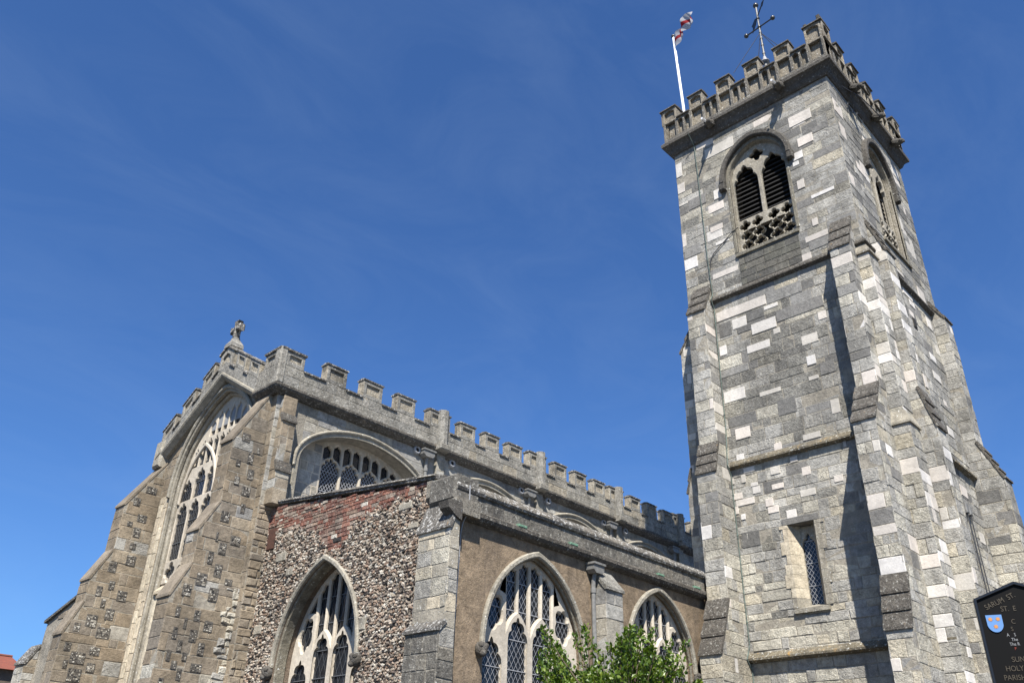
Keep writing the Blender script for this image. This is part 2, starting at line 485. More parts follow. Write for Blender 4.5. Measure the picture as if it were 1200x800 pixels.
# ---- masonry laid stone by stone
def stoneblock(mb, fr, a, b, c, d, dep, ch, rg, jit, mi):
    j = lambda: rg.uniform(-jit, jit)
    base = [(a, c), (b, c), (b, d), (a, d)]
    base = [(u + j(), v + j()) for u, v in base]
    ins = [(base[0][0] + ch, base[0][1] + ch), (base[1][0] - ch, base[1][1] + ch), (base[2][0] - ch, base[2][1] - ch), (base[3][0] + ch, base[3][1] - ch)]
    P = [fr.p(u, v, -0.02) for u, v in base] + [fr.p(u, v, dep - ch * 0.8) for u, v in base] + [fr.p(u, v, dep + j() * 0.5) for u, v in ins]
    fs = [(8, 9, 10, 11)]
    for k in (0, 4):
        fs += [(k + i, k + (i + 1) % 4, k + 4 + (i + 1) % 4, k + 4 + i) for i in range(4)]
    mb.add(P, fs, mi)
def lay(mb, fr, v0, v1, spans, h=0.3, l=0.6, mi=0, seed=1, d0=0.004, d1=0.02, ch=0.011, gap=0.005, jit=0.006, edge=0.0):
    rg = random.Random(seed)
    v = v0
    while v < v1 - 0.02:
        hh = h(v) if callable(h) else h
        hh *= rg.uniform(0.72, 1.28)
        if v1 - v - hh < 0.45 * hh: hh = v1 - v
        vb = min(v1, v + hh)
        for a, b in spans(v, vb):
            if edge:
                a += rg.uniform(-edge, edge); b += rg.uniform(-edge, edge)
            x = a
            while x < b - 0.015:
                L = (l(v) if callable(l) else l) * rg.choice((0.45, 0.6, 0.8, 1.0, 1.0, 1.3, 1.6)) * rg.uniform(0.85, 1.15)
                if b - x - L < 0.3 * (l(v) if callable(l) else l): L = b - x
                k = mi((x + L / 2), (v + vb) / 2, rg) if callable(mi) else mi
                if k is not None:
                    stoneblock(mb, fr, x + gap, x + L - gap, v + gap, vb - gap, rg.uniform(d0, d1), min(ch, L * 0.2), rg, jit, k)
                x += L
        v = vb
def cut(iv, lo, hi):
    out = []
    for a, b in iv:
        if hi <= a or lo >= b: out.append((a, b)); continue
        if lo - a > 0.04: out.append((a, lo))
        if b - hi > 0.04: out.append((hi, b))
    return out
def wall_spans(a, b, arches, ext=0.0):
    def fn(v0, v1):
        iv = [(a, b)]
        m_ = (v0 + v1) / 2
        for A in arches:
            if v1 > A.sill and v0 < A.s + A.h:
                if m_ > A.sill - 0.02:
                    hf = A.half(m_)
                    if hf > 0: iv = cut(iv, A.c - hf, A.c + hf)
        return iv
    return fn
def patch(mb, fr, lst, mi, w=0.016):
    rg = random.Random(5)
    for a, b, c, d in lst:
        dep = w + rg.uniform(0, 0.008)
        mb.box(fr, a, b, c, d, -0.02, dep, mi, 0.006)

def ring(mb, fr, A, din, dout, w0, w1, mi=0, bev=0.015, foot=None):
    o, i = A.off(dout), A.off(din)
    ft = A.sill if foot is None else foot
    O = [(A.c - o.a, ft)] + ([] if foot and ft >= o.s else []) + o.head(16) + [(A.c + o.a, ft)]
    I = [(A.c + i.a, ft)] + list(reversed(i.head(16))) + [(A.c - i.a, ft)]
    mb.plate(fr, O + I, [], w0, w1, bev, mi)

def lattice(mb, fr, u0, u1, v0, v1, w, sp=0.15, th=0.006, slope=1.5, mi=0):
    k = slope
    rngs = []
    c = v0 - k * (u1 - u0)
    while c < v1:
        for s_ in (1, -1):
            # v = c + k*(u-u0) or mirrored
            ua, ub = 0.0, u1 - u0
            va, vb = c, c + k * (u1 - u0)
            if va < v0: ua = (v0 - c) / k; va = v0
            if vb > v1: ub = (v1 - c) / k; vb = v1
            if ub > ua + 0.01:
                A_, B_ = ((u0 + ua, va), (u0 + ub, vb)) if s_ == 1 else ((u1 - ua, va), (u1 - ub, vb))
                dx, dy = B_[0] - A_[0], B_[1] - A_[1]
                n_ = math.hypot(dx, dy)
                ox, oy = -dy / n_ * th, dx / n_ * th
                ww = w + (0.004 if s_ == 1 else 0.0)
                P = [fr.p(A_[0] + ox, A_[1] + oy, ww), fr.p(A_[0] - ox, A_[1] - oy, ww), fr.p(B_[0] - ox, B_[1] - oy, ww), fr.p(B_[0] + ox, B_[1] + oy, ww)]
                Q = [fr.p(A_[0], A_[1], ww - 0.005), fr.p(B_[0], B_[1], ww - 0.005)]
                mb.add(P + Q, [(0, 1, 2, 3), (1, 4, 5, 2), (4, 0, 3, 5)], mi)
        c += sp * math.sqrt(1 + k * k)
    for v in [v0 + 0.55 * i for i in range(1, int((v1 - v0) / 0.55) + 1)]:
        mb.box(fr, u0, u1, v - 0.008, v + 0.008, w - 0.01, w + 0.012, mi)

# ---- stepped buttress
def prof_proj(st, z):
    for i, (a, b, p) in enumerate(st):
        if z <= b and z >= a: return p
        if i + 1 < len(st) and b < z < st[i + 1][0]:
            t = (z - b) / (st[i + 1][0] - b)
            return p + (st[i + 1][2] - p) * t
    return 0.0
def buttress(root, fr, s0, s1, st, seed, mats=('mortar', 'tower', 'new', 'towertan', 'greyblock'), choose=None, capmat='copedark', h=0.3, l=0.42, left=True, right=True, steps=3, lip=0.05, name='buttress', cap_extra=0.03, label=None, core=0.3, capth=0.05):
    fr_side = Fr(fr.O, fr.N, fr.V, fr.U)               # u = projection, w = along wall
    poly = [(-core, st[0][0])]
    for a, b, p in st:
        poly += [(p, a), (p, b)]
    poly += [(-core, st[-1][1])]
    clean = [poly[0]]
    for q in poly[1:]:
        if abs(q[0] - clean[-1][0]) + abs(q[1] - clean[-1][1]) > 1e-4: clean.append(q)
    mb = MB()
    mb.prism(fr_side, clean, s0, s1, 0)
    if choose is None:
        choose = lambda u, v, rg: (2 if rg.random() < 0.11 else 4 if rg.random() < 0.15 else 3 if rg.random() < 0.25 else 1) if v > 8.5 else (2 if rg.random() < 0.06 else 4 if rg.random() < 0.08 else 3)
    for i, (a, b, p) in enumerate(st):
        if p > 0.05:
            lay(mb, fr.out(p), a, b, lambda x, y: [(s0 - 0.006, s1 + 0.006)], h, l, choose, seed * 7 + i, 0.0, 0.014, 0.012, 0.004, 0.009, 0.014)
    for sgn, s_, on in ((1, s1, right), (-1, s0, left)):
        if not on: continue
        f2 = Fr(fr.O + fr.U * s_, fr.N, fr.V, fr.U * sgn)
        lay(mb, f2, st[0][0], st[-1][1], lambda x, y: [(0, min(prof_proj(st, x + 1e-4), prof_proj(st, y - 1e-4)) + 0.004)] if min(prof_proj(st, x + 1e-4), prof_proj(st, y - 1e-4)) > 0.06 else [],
            h, l, choose, seed * 7 + 3 + sgn, 0.0, 0.014, 0.012, 0.004, 0.009, 0.012)
    o = mb.build(name, mats, root)
    if label: o['label'] = label
    for i in range(len(st) - 1):
        pl, zl, ph, zh = st[i][2], st[i][1], st[i + 1][2], st[i + 1][0]
        if zh - zl < 0.05: continue
        n = max(1, min(steps, int((zh - zl) / 0.28) or 1))
        poly = []
        for k in range(n):
            t0, t1 = k / n, (k + 1) / n
            pa, za = pl + (ph - pl) * t0, zl + (zh - zl) * t0
            pb, zb = pl + (ph - pl) * t1, zl + (zh - zl) * t1
            poly += [(pa + lip, za - 0.03), (pa + lip * 0.9, za + 0.03), (pb + 0.014, zb - 0.03 + (0.05 if k == n - 1 else 0))]
        sl = math.hypot(pl - ph, zh - zl)
        ox, oz = -(zh - zl) / sl * capth, -(pl - ph) / sl * capth
        poly += [(ph + ox, zh + oz + 0.01), (pl + ox * 0.4, zl + oz * 0.4 - 0.02)]
        cb = MB()
        cb.prism(fr_side, poly, s0 - cap_extra, s1 + cap_extra)
        cb.build('weathering', [capmat], o)
    return o

# ---- flint work
def flints(mb, fr, u0, u1, v0, v1, ok, size=0.1, seed=3, mi=0, hh=0.035):
    rg = random.Random(seed)
    v = v0
    rh = size * 0.8
    while v < v1:
        u = u0 + rg.uniform(0, size)
        while u < u1:
            L = size * rg.uniform(0.5, 1.5)
            uc, vc = u + L / 2, v + rg.uniform(-0.3, 0.3) * rh
            if ok(uc, vc):
                n = rg.choice((4, 5, 5, 6))
                rx, ry = L * 0.58, rh * rg.uniform(0.45, 0.70)
                rt = rg.uniform(-0.5, 0.5)
                a0 = rg.uniform(0, 6.28)
                H = hh * rg.uniform(0.4, 1.2)
                tu, tv = rg.uniform(-0.45, 0.45), rg.uniform(-0.45, 0.45)
                V = []
                for rad, dep in ((1.0, -0.01), (0.95, H * 0.6), (0.74, H)):
                    for k in range(n):
                        a = a0 + 2 * math.pi * k / n
                        q = rad * (0.85 + 0.3 * ((math.sin(a0 * 7 + k * 2.3) + 1) / 2))
                        x, y = rx * q * math.cos(a), ry * q * math.sin(a)
                        x, y = x * math.cos(rt) - y * math.sin(rt), x * math.sin(rt) + y * math.cos(rt)
                        V.append(fr.p(uc + x, vc + y, dep + (tu * x + tv * y if dep > 0 else 0)))
                fs = [tuple(range(2 * n, 3 * n))]
                for b in (0, n):
                    fs += [(b + k, b + (k + 1) % n, b + n + (k + 1) % n, b + n + k) for k in range(n)]
                mb.add(V, fs, mi)
            u += L
        v += rh

# ================================================================== GROUND
def ground():
    m, n, l, b = newmat('ground')
    g = n.new('ShaderNodeNewGeometry')
    t = noise(n, l, g.outputs['Position'], 0.4, 8, 0.7)
    t2 = noise(n, l, g.outputs['Position'], 30, 3, 0.7)
    c = mixc(n, l, rng_map(n, l, t, 0.4, 0.6, 0, 1), (0.07, 0.068, 0.062), (0.095, 0.09, 0.082))
    c = mixc(n, l, rng_map(n, l, t2, 0.35, 0.65, 0, 0.5), c, (0.045, 0.043, 0.04))
    l.new(c, b.inputs['Base Color'])
    b.inputs['Roughness'].default_value = 0.9
    mb = MB()
    mb.add([(-600, -600, 0), (700, -600, 0), (700, 700, 0), (-600, 700, 0)], [(0, 1, 2, 3)])
    tag(mb.build('ground', [m]), kind='structure')
ground()
# ================================================================== TOWER
TX0, TX1, TY0, TY1 = 20.0, 25.7, 6.06, 11.55
def tower():
    root = thing('church_tower', (22.85, 8.8, 0), 'tall square battlemented church tower of grey patched stone with stepped buttresses', 'church tower')
    WHITE = [(9.34, 10.4, 20.9, 21.31), (6.73, 7.45, 20.46, 20.86), (6.81, 7.29, 19.58, 19.9), (7.2, 7.52, 19.16, 19.43), (7.36, 7.55, 18.96, 19.12), (7.31, 7.53, 18.07, 18.39), (6.5, 7.19, 17.55, 17.67), (11.27, 11.54, 20.05, 20.45), (9.98, 10.25, 19.13, 19.5), (11.31, 11.54, 20.75, 21.33), (11.21, 11.54, 19.52, 19.62), (9.95, 10.5, 18.69, 18.99), (10.07, 10.51, 17.94, 18.15), (9.92, 10.38, 17.39, 17.51), (11.4, 11.54, 17.88, 18.39), (11.07, 11.54, 16.95, 17.36), (9.74, 10.61, 16.21, 16.4), (6.91, 7.58, 16.16, 16.35), (7.49, 7.89, 15.6, 15.82), (7.13, 7.3, 16.61, 16.86), (9.02, 10.63, 14.71, 15.02), (9.69, 10.15, 14.27, 14.6), (8.81, 9.57, 13.88, 14.22), (8.73, 8.93, 13.66, 13.83), (8.68, 9.11, 14.52, 14.64), (9.08, 9.79, 13.34, 13.58), (7.71, 8.17, 13.02, 13.3), (7.87, 8.12, 12.39, 12.66), (7.87, 8.15, 11.95, 12.06), (8.96, 9.59, 11.92, 12.05), (10.01, 10.67, 12.04, 12.39), (10.42, 10.65, 13.56, 13.87), (7.38, 7.61, 13.61, 13.85), (10.0, 10.45, 10.87, 11.19), (9.16, 9.38, 10.28, 10.48), (8.08, 8.56, 10.34, 10.5), (10.27, 10.5, 10.25, 10.45), (10.01, 10.33, 9.88, 10.02), (10.3, 10.43, 9.63, 9.85), (10.64, 10.75, 9.65, 9.82), (9.3, 9.57, 9.65, 9.86), (8.49, 8.72, 9.43, 9.65), (9.26, 9.59, 9.25, 9.39), (8.44, 8.85, 8.89, 9.06), (7.7, 7.93, 9.07, 9.24), (9.97, 10.17, 9.47, 9.57), (9.92, 10.14, 9.26, 9.45), (10.45, 10.77, 9.21, 9.38), (8.79, 8.99, 9.85, 10.0), (7.47, 7.55, 9.9, 10.06), (7.46, 7.69, 10.85, 11.24), (10.12, 10.66, 9.02, 9.19), (9.6, 9.82, 8.84, 9.04), (9.48, 9.78, 8.65, 8.82), (9.02, 9.29, 8.42, 8.63), (10.61, 10.78, 8.82, 9.02), (10.43, 10.56, 8.64, 8.79)]
    GREY = [(7.92, 8.99, 14.68, 15.05), (9.13, 9.67, 14.35, 14.66), (10.19, 10.59, 14.15, 14.61), (7.4, 8.78, 14.0, 14.36), (8.6, 9.12, 11.21, 11.67), (10.55, 11.2, 19.2, 19.6), (6.6, 7.1, 19.95, 20.3), (10.9, 11.5, 17.4, 17.8), (6.85, 7.5, 15.85, 16.14), (7.4, 7.8, 12.0, 12.35), (10.1, 10.6, 7.9, 8.3)]
    SWHITE = [(24.53, 24.85, 13.91, 14.22), (23.75, 24.2, 13.42, 13.65), (23.63, 24.2, 12.76, 13.01), (22.6, 22.81, 12.09, 12.5), (23.99, 24.21, 12.03, 12.21), (23.68, 24.11, 11.06, 11.32), (24.2, 24.9, 17.4, 18.2), (24.05, 24.3, 18.2, 18.7), (22.44, 23.01, 15.81, 15.93), (24.17, 24.7, 15.68, 16.12), (22.61, 23.33, 15.13, 15.3), (22.72, 23.09, 14.45, 14.64), (20.1, 20.7, 20.4, 20.9), (20.2, 20.6, 19.5, 20.0), (21.0, 21.6, 18.7, 19.0), (20.1, 20.4, 17.6, 18.0), (24.7, 25.3, 20.9, 21.3), (24.9, 25.3, 19.3, 19.6), (22.4, 22.9, 10.6, 10.9), (23.5, 24.0, 9.3, 9.6), (22.6, 22.9, 8.7, 9.0), (24.2, 24.6, 8.2, 8.5), (23.0, 23.4, 14.9, 15.1), (24.3, 24.7, 14.75, 15.1)]
    fw_, fs_ = WF(TX0), SF(TY0)
    BW = Arch(-8.72, 0.94, 19.62, 20.68, 16.8)
    BS = Arch(22.98, 0.94, 19.62, 20.68, 16.8)
    LA = dict(u0=-9.32, u1=-8.6, z0=6.22, z1=8.26)
    rect = [(LA['u0'], LA['z0']), (LA['u0'], LA['z1']), (LA['u1'], LA['z1']), (LA['u1'], LA['z0'])]
    hh = lambda v: 0.30 if v > 9 else 0.24
    ll = lambda v: 0.62 if v > 9 else 0.46
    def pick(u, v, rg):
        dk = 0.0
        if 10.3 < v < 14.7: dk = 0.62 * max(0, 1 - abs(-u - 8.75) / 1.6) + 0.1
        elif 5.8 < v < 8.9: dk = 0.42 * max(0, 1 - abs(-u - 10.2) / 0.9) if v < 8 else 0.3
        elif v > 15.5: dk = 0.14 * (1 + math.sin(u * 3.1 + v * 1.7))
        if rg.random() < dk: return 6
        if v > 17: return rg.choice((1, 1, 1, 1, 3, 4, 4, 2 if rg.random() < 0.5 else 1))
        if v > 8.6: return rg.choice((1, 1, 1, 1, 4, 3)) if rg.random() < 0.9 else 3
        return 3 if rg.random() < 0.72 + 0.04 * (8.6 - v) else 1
    # --- west wall
    mb = MB()
    mb.plate(fw_, [(-TY1, 0), (-TY1, 21.9), (-TY0, 21.9), (-TY0, 0)], [BW.poly(), rect], -0.8, 0.0, 0, 0)
    bwo = BW.off(0.10)
    def sp(v0, v1):
        iv = wall_spans(-TY1, -TY0, [bwo])(v0, v1)
        if v1 > LA['z0'] and v0 < LA['z1'] and LA['z0'] - 0.1 < (v0 + v1) / 2 < LA['z1'] + 0.1: iv = cut(iv, LA['u0'], LA['u1'])
        return iv
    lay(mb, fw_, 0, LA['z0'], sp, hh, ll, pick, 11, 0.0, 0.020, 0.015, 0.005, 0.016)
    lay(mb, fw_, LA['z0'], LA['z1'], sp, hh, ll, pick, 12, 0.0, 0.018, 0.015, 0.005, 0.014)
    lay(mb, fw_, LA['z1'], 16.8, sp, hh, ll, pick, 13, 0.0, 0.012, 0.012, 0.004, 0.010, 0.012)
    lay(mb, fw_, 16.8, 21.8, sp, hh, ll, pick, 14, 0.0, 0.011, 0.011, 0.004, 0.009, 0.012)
    patch(mb, fw_, [(-b, -a, c, d) for a, b, c, d in WHITE], 2)
    patch(mb, fw_, [(-b, -a, c, d) for a, b, c, d in GREY], 4, 0.011)
    # damp stained panel below the belfry opening
    rgp = random.Random(3)
    for k in range(5):
        zz = 15.62 + 0.235 * k
        x = 7.75
        while x < 9.65:
            L = rgp.uniform(0.3, 0.75)
            e = min(x + L, 9.68)
            mb.box(fw_, -e + 0.004, -x - 0.004, zz, zz + 0.226, -0.02, 0.02 + rgp.uniform(0, 0.01), 5, 0.01)
            x += L
    MT.setdefault('damp', stone('damp_stained_stone', [(0.15, 0.145, 0.12), (0.17, 0.16, 0.135), (0.13, 0.125, 0.11)], stain=0.6, streak=0.6, orange=0.35, bump=0.6))
    mb.build('west_wall', ['mortar', 'tower', 'new', 'towertan', 'greyblock', 'damp', 'towerdark'], root)
    # --- south wall
    mb = MB()
    mb.plate(fs_, [(TX0 + 0.8, 0), (TX0 + 0.8, 21.9), (TX1 - 0.02, 21.9), (TX1 - 0.02, 0)], [BS.poly()], -0.8, 0.0, 0, 0)
    mb.box(fs_, TX0 + 0.012, TX0 + 0.8, 0, 21.9, -0.012 - 0.6, -0.004, 0)
    s2 = wall_spans(TX0 + 0.004, TX1, [BS.off(0.10)])
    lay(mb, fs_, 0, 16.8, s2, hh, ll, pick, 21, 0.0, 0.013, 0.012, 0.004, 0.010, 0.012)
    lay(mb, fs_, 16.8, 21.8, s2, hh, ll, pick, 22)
    patch(mb, fs_, SWHITE, 2)
    mb.build('south_wall', ['mortar', 'tower', 'new', 'towertan', 'greyblock', 'tower', 'towerdark'], root)
    # --- other two walls and the roof
    mb = MB()
    mb.box(NF(TY1), -TX1, -TX0 - 0.01, 0, 21.9, -0.75, -0.003, 0)
    lay(mb, NF(TY1), 7, 21.8, lambda a, b: [(-TX1, -TX0)], hh, ll, pick, 23)
    mb.build('north_wall', ['mortar', 'tower', 'new', 'towertan', 'greyblock', 'tower', 'towerdark'], root)
    mb = MB()
    mb.box(EF(TX1), TY0 + 0.01, TY1 - 0.01, 0, 21.9, -0.75, -0.006, 0)
    lay(mb, EF(TX1), 7, 21.8, lambda a, b: [(TY0, TY1)], hh, ll, pick, 24)
    mb.build('east_wall', ['mortar', 'tower', 'new', 'towertan', 'greyblock', 'tower', 'towerdark'], root)
    mb = MB()
    mb.box(SF(0), TX0 + 0.1, TX1 - 0.1, 22.0, 22.25, -TY1 + 0.1, -TY0 - 0.1, 0)
    mb.build('roof', ['leadroof'], root)
    # --- corner pilaster between the two southwest buttresses
    mb = MB()
    for z0, z1, dx, dy in ((0, 10.05, 0.19, 0.21), (10.3, 15.05, 0.11, 0.13)):
        mb.box(SF(TY0 - dy), TX0 - dx, TX0 + 0.5, z0, z1, -0.5, 0, 0)
        lay(mb, SF(TY0 - dy), z0, z1, lambda a, b: [(TX0 - dx - 0.005, TX0 + 0.5)], 0.3, 0.45, lambda u, v, rg: 2 if rg.random() < 0.3 else 3 if v < 9 else 1, 31)
        lay(mb, WF(TX0 - dx), z0, z1, lambda a, b: [(-TY0 - 0.5, -TY0 + dy + 0.005)], 0.3, 0.6, lambda u, v, rg: 2 if rg.random() < 0.25 else 3 if v < 10 or rg.random() < 0.4 else 1, 31)
    for z, dx, dy in ((10.05, 0.24, 0.26), (15.05, 0.17, 0.19)):
        P = [(TX0 - dx, TY0 - dy), (TX0 + 0.5, TY0 - dy), (TX0 + 0.5, TY0 + 0.5), (TX0 - dx, TY0 + 0.5)]
        Q = [(TX0 - 0.02, TY0 - 0.03), (TX0 + 0.5, TY0 - 0.03), (TX0 + 0.5, TY0 + 0.5), (TX0 - 0.02, TY0 + 0.5)]
        if z < 12: Q = [(TX0 - 0.11, TY0 - 0.13), (TX0 + 0.5, TY0 - 0.13), (TX0 + 0.5, TY0 + 0.5), (TX0 - 0.11, TY0 + 0.5)]
        V = [(x, y, z) for x, y in P] + [(x, y, z + 0.06) for x, y in P] + [(x, y, z + 0.4) for x, y in Q]
        mb.add(V, [(3, 2, 1, 0), (8, 9, 10, 11)] + [(k + i, k + (i + 1) % 4, k + 4 + (i + 1) % 4, k + 4 + i) for k in (0, 4) for i in range(4)], 4)
    mb.build('corner_pilaster', ['mortar', 'tower', 'new', 'towertan', 'hood'], root)
    # --- buttresses
    buttress(root, fw_, -6.78, -6.25, [(0, 5.2, 1.58), (6.35, 9.95, 1.26), (11.1, 15.25, 0.56), (16.45, 16.5, 0.0)], 41)
    buttress(root, fw_, -11.3, -10.73, [(0, 5.15, 1.4), (6.5, 9.85, 0.82), (10.75, 15.0, 0.54), (16.1, 16.15, 0.0)], 42)
    buttress(root, fs_, 20.56, 21.12, [(0, 5.2, 0.85), (5.7, 10.1, 0.60), (11.2, 15.35, 0.38), (16.6, 16.65, 0.0)], 43, steps=4)
    buttress(root, fs_, 24.92, 25.5, [(0, 5.2, 1.0), (5.7, 10.0, 0.80), (11.15, 15.2, 0.36), (15.9, 15.95, 0.0)], 44, steps=4)
    buttress(root, NF(TY1), -21.0, -20.42, [(7, 9.9, 0.8), (10.6, 14.4, 0.66), (15.6, 15.65, 0.0)], 45, left=False)
    # --- string courses
    for z, pr, mat in ((15.42, 0.13, 'copedark'), (10.1, 0.14, 'string'), (5.12, 0.20, 'string')):
        mb = MB()
        mb.sweep([(TX0, TY1 - 0.02), (TX0, TY0), (TX1, TY0)], [(-0.1, z - 0.05), (0.02, z - 0.05), (pr, z), (pr, z + 0.05), (0.02, z + 0.19), (-0.1, z + 0.19)])
        mb.build('string_course', [mat], root)
    # --- cornice
    mb = MB()
    cp = [(TX1, TY1), (TX0, TY1), (TX0, TY0), (TX1, TY0)]
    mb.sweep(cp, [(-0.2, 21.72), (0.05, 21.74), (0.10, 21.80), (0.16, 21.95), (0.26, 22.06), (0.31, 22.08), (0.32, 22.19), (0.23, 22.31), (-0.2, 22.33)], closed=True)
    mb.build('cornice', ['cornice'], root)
    # --- panelled parapet and merlons
    X0, X1, Y0, Y1 = TX0 - 0.22, TX1 + 0.22, TY0 - 0.22, TY1 + 0.22
    par = MB()
    faces = []
    corner_w = 0.56
    for fr, a, b in ((WF(X0), -Y1, -Y0), (SF(Y0), X0, X1), (EF(X1), Y0, Y1), (NF(Y1), -X1, -X0)):
        n = 5 if True else 4
        L = b - a
        pitch = (L - corner_w) / 5
        cells = []
        holes = []
        for k in range(6):
            mc = a + corner_w / 2 + pitch * k
            cells.append((mc - 0.27, mc + 0.27))
        zt = 23.16
        for k in range(5):
            lo, hi = cells[k][1], cells[k + 1][0]
            wd = (hi - lo) / 2
            for q in range(2):
                u0, u1 = lo + wd * q + 0.035, lo + wd * (q + 1) - 0.035
                holes.append([(u0, 22.42), (u0, 23.0)] + [(u0 + (u1 - u0) * t, 23.0 + 0.09 * math.sin(math.pi * t) ** 0.7) for t in (0.25, 0.5, 0.75)] + [(u1, 23.0), (u1, 22.42)])
        for (m0, m1) in cells:
            holes.append([(m0 + 0.07, 22.42), (m0 + 0.07, 23.12), (m1 - 0.07, 23.12), (m1 - 0.07, 22.42)])
        e0, e1 = (a, b) if fr.N.x != 0 else (a + 0.33, b - 0.33)
        f0, f1 = (a, b) if fr.N.x != 0 else (a + 0.1, b - 0.1)
        par.plate(fr, [(f0, 22.3), (f0, zt), (f1, zt), (f1, 22.3)], [h_ for h_ in holes], -0.15, 0.0, 0.012, 0)
        par.box(fr, e0, e1, 22.3, zt - 0.01, -0.33, -0.14, 0)
        for k in range(5):
            par.prism(Fr(fr.O, fr.N, fr.V, fr.U), [(0.06, zt - 0.02), (0.06, zt + 0.03), (-0.14, zt + 0.12), (-0.36, zt + 0.03), (-0.36, zt - 0.02)], cells[k][1] + 0.01, cells[k + 1][0] - 0.01, 1)
        faces.append((fr, cells))
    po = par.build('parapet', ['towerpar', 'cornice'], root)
    rg = random.Random(9)
    for fi, (fr, cells) in enumerate(faces):
        for k, (a, b) in enumerate(cells):
            if fr.N.x == 0 and k in (0, 5): continue       # the corner ones belong to the west and east sides
            corner = k in (0, 5)
            sw = fi == 0 and k == 5
            z1 = 23.76 + rg.uniform(-0.02, 0.02) + (0.12 if sw else 0)
            mb = MB()
            mb.plate(fr, [(a, 23.14), (a, z1), (b, z1), (b, 23.14)], [[(a + 0.07, 23.2), (a + 0.07, z1 - 0.17), ((a + b) / 2, z1 - 0.08), (b - 0.07, z1 - 0.17), (b - 0.07, 23.2)]], -0.10, 0.001, 0.012, 0)
            dp = -0.56 if corner else -0.33
            mb.box(fr, a + 0.004, b - 0.004, 23.13, z1 - 0.01, dp, -0.088, 0)
            if corner:
                e = (b if k == 5 else a)
                sgn = 1 if k == 5 else -1
                f2 = Fr(fr.p(e, 0, 0), fr.N, fr.V, fr.U * sgn)
                mb.plate(f2, [(-0.56, 23.14), (-0.56, z1), (-0.02, z1), (-0.02, 23.14)], [[(-0.49, 23.2), (-0.49, z1 - 0.17), (-0.28, z1 - 0.08), (-0.09, z1 - 0.17), (-0.09, 23.2)]], 0.0, 0.07, 0.012, 0)
            q = (0.07, 0.07)
            P = [(a - 0.05, z1), (b + 0.05, z1)]
            f3 = Fr(fr.O, fr.N, fr.V, fr.U)
            e0, e1 = a - 0.03, b + 0.03
            if corner and k == 5: e1 += 0.06
            if corner and k == 0: e0 -= 0.06
            mb.prism(f3, [(0.06, z1 - 0.02), (0.05, z1 + 0.03), ((dp) / 2, z1 + 0.08), (dp - 0.06, z1 + 0.03), (dp - 0.06, z1 - 0.02)], e0, e1, 1)
            if sw:
                mb.box(fr, a + 0.0, a + 0.10, z1 + 0.05, z1 + 0.24, -0.5, -0.06, 1, 0.02)
                mb.box(fr, b - 0.08, b + 0.03, z1 + 0.05, z1 + 0.30, -0.4, -0.02, 1, 0.02)
            mb.build('merlon', ['towerpar', 'cornice'], po)
    # --- belfry openings
    for fr, A in ((fw_, BW), (fs_, BS)):
        mb = MB()
        ring(mb, fr, A, 0.0, 0.12, -0.05, 0.026, 0, 0.02)
        ring(mb, fr, A, -0.03, 0.02, -0.18, -0.09, 0, 0.03)
        # inner tracery: two lights, Y tracery, mullion
        c, a = A.c, A.a - 0.02
        B = Arch(c, a, A.s, A.s + A.h - 0.06, A.sill)
        O = B.off(0.06).poly(16)
        b2 = 0.065
        H = []
        for s_ in (-1, 1):
            u0, u1 = (c - a + 0.02, c - b2) if s_ < 0 else (c + b2, c + a - 0.02)
            H.append(light(u0, u1, A.sill + 1.22, 20.08, 5, 0.055, 0.95))
            # pierced grille openings
            for ix in range(2):
                for iz in range(3):
                    wq = (u1 - u0) / 2
                    H.append(foil((u0 + wq * (ix + 0.5), A.sill + 0.25 + 0.36 * iz), wq * 0.48, 0.172, 4, 0.42, 0.785, 6))
        H.append(foil((c, 20.27), 0.23, 0.25, 4, 0.40, 0.785, 8))
        mb.plate(fr, O, H, -0.28, -0.15, 0.022, 1)
        # thin grille bars stay stone; weathered sill
        mb.prism(Fr(fr.O, fr.N, fr.V, fr.U), [(0.07, A.sill - 0.16), (0.07, A.sill - 0.06), (-0.45, A.sill + 0.06), (-0.45, A.sill - 0.16)], A.c - 1.02, A.c + 1.02, 0)
        wo = mb.build('belfry_window', ['towerhood', 'hood'], root)
        mb = MB()
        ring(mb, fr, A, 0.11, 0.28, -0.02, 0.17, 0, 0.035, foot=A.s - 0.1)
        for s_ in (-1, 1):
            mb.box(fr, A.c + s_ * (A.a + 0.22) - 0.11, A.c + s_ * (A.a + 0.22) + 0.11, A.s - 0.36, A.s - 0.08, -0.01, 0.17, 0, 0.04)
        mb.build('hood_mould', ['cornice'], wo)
        mb = MB()
        z = A.sill + 1.2
        while z < 20.5:
            hf = A.half(z + 0.1) + 0.05
            P = [fr.p(A.c - hf, z, -0.32), fr.p(A.c + hf, z, -0.32), fr.p(A.c + hf, z + 0.16, -0.46), fr.p(A.c - hf, z + 0.16, -0.46)]
            Q = [p + fr.V * 0.025 for p in P]
            mb.add(P + Q, [(3, 2, 1, 0), (4, 5, 6, 7)] + [(i, (i + 1) % 4, 4 + (i + 1) % 4, 4 + i) for i in range(4)])
            z += 0.17
        mb.build('louvres', ['louvre'], wo)
        mb = MB()
        mb.box(fr, A.c - A.a, A.c + A.a, A.sill, A.s + A.h, -0.79, -0.75)
        mb.build('backing', ['dark'], wo)
    # --- lancet window in the west wall
    mb = MB()
    c = (LA['u0'] + LA['u1']) / 2
    # splayed jambs in quoined blocks, lintel slab, sill
    fl = fw_
    rg = random.Random(4)
    gi = 0.19
    z = LA['z0']
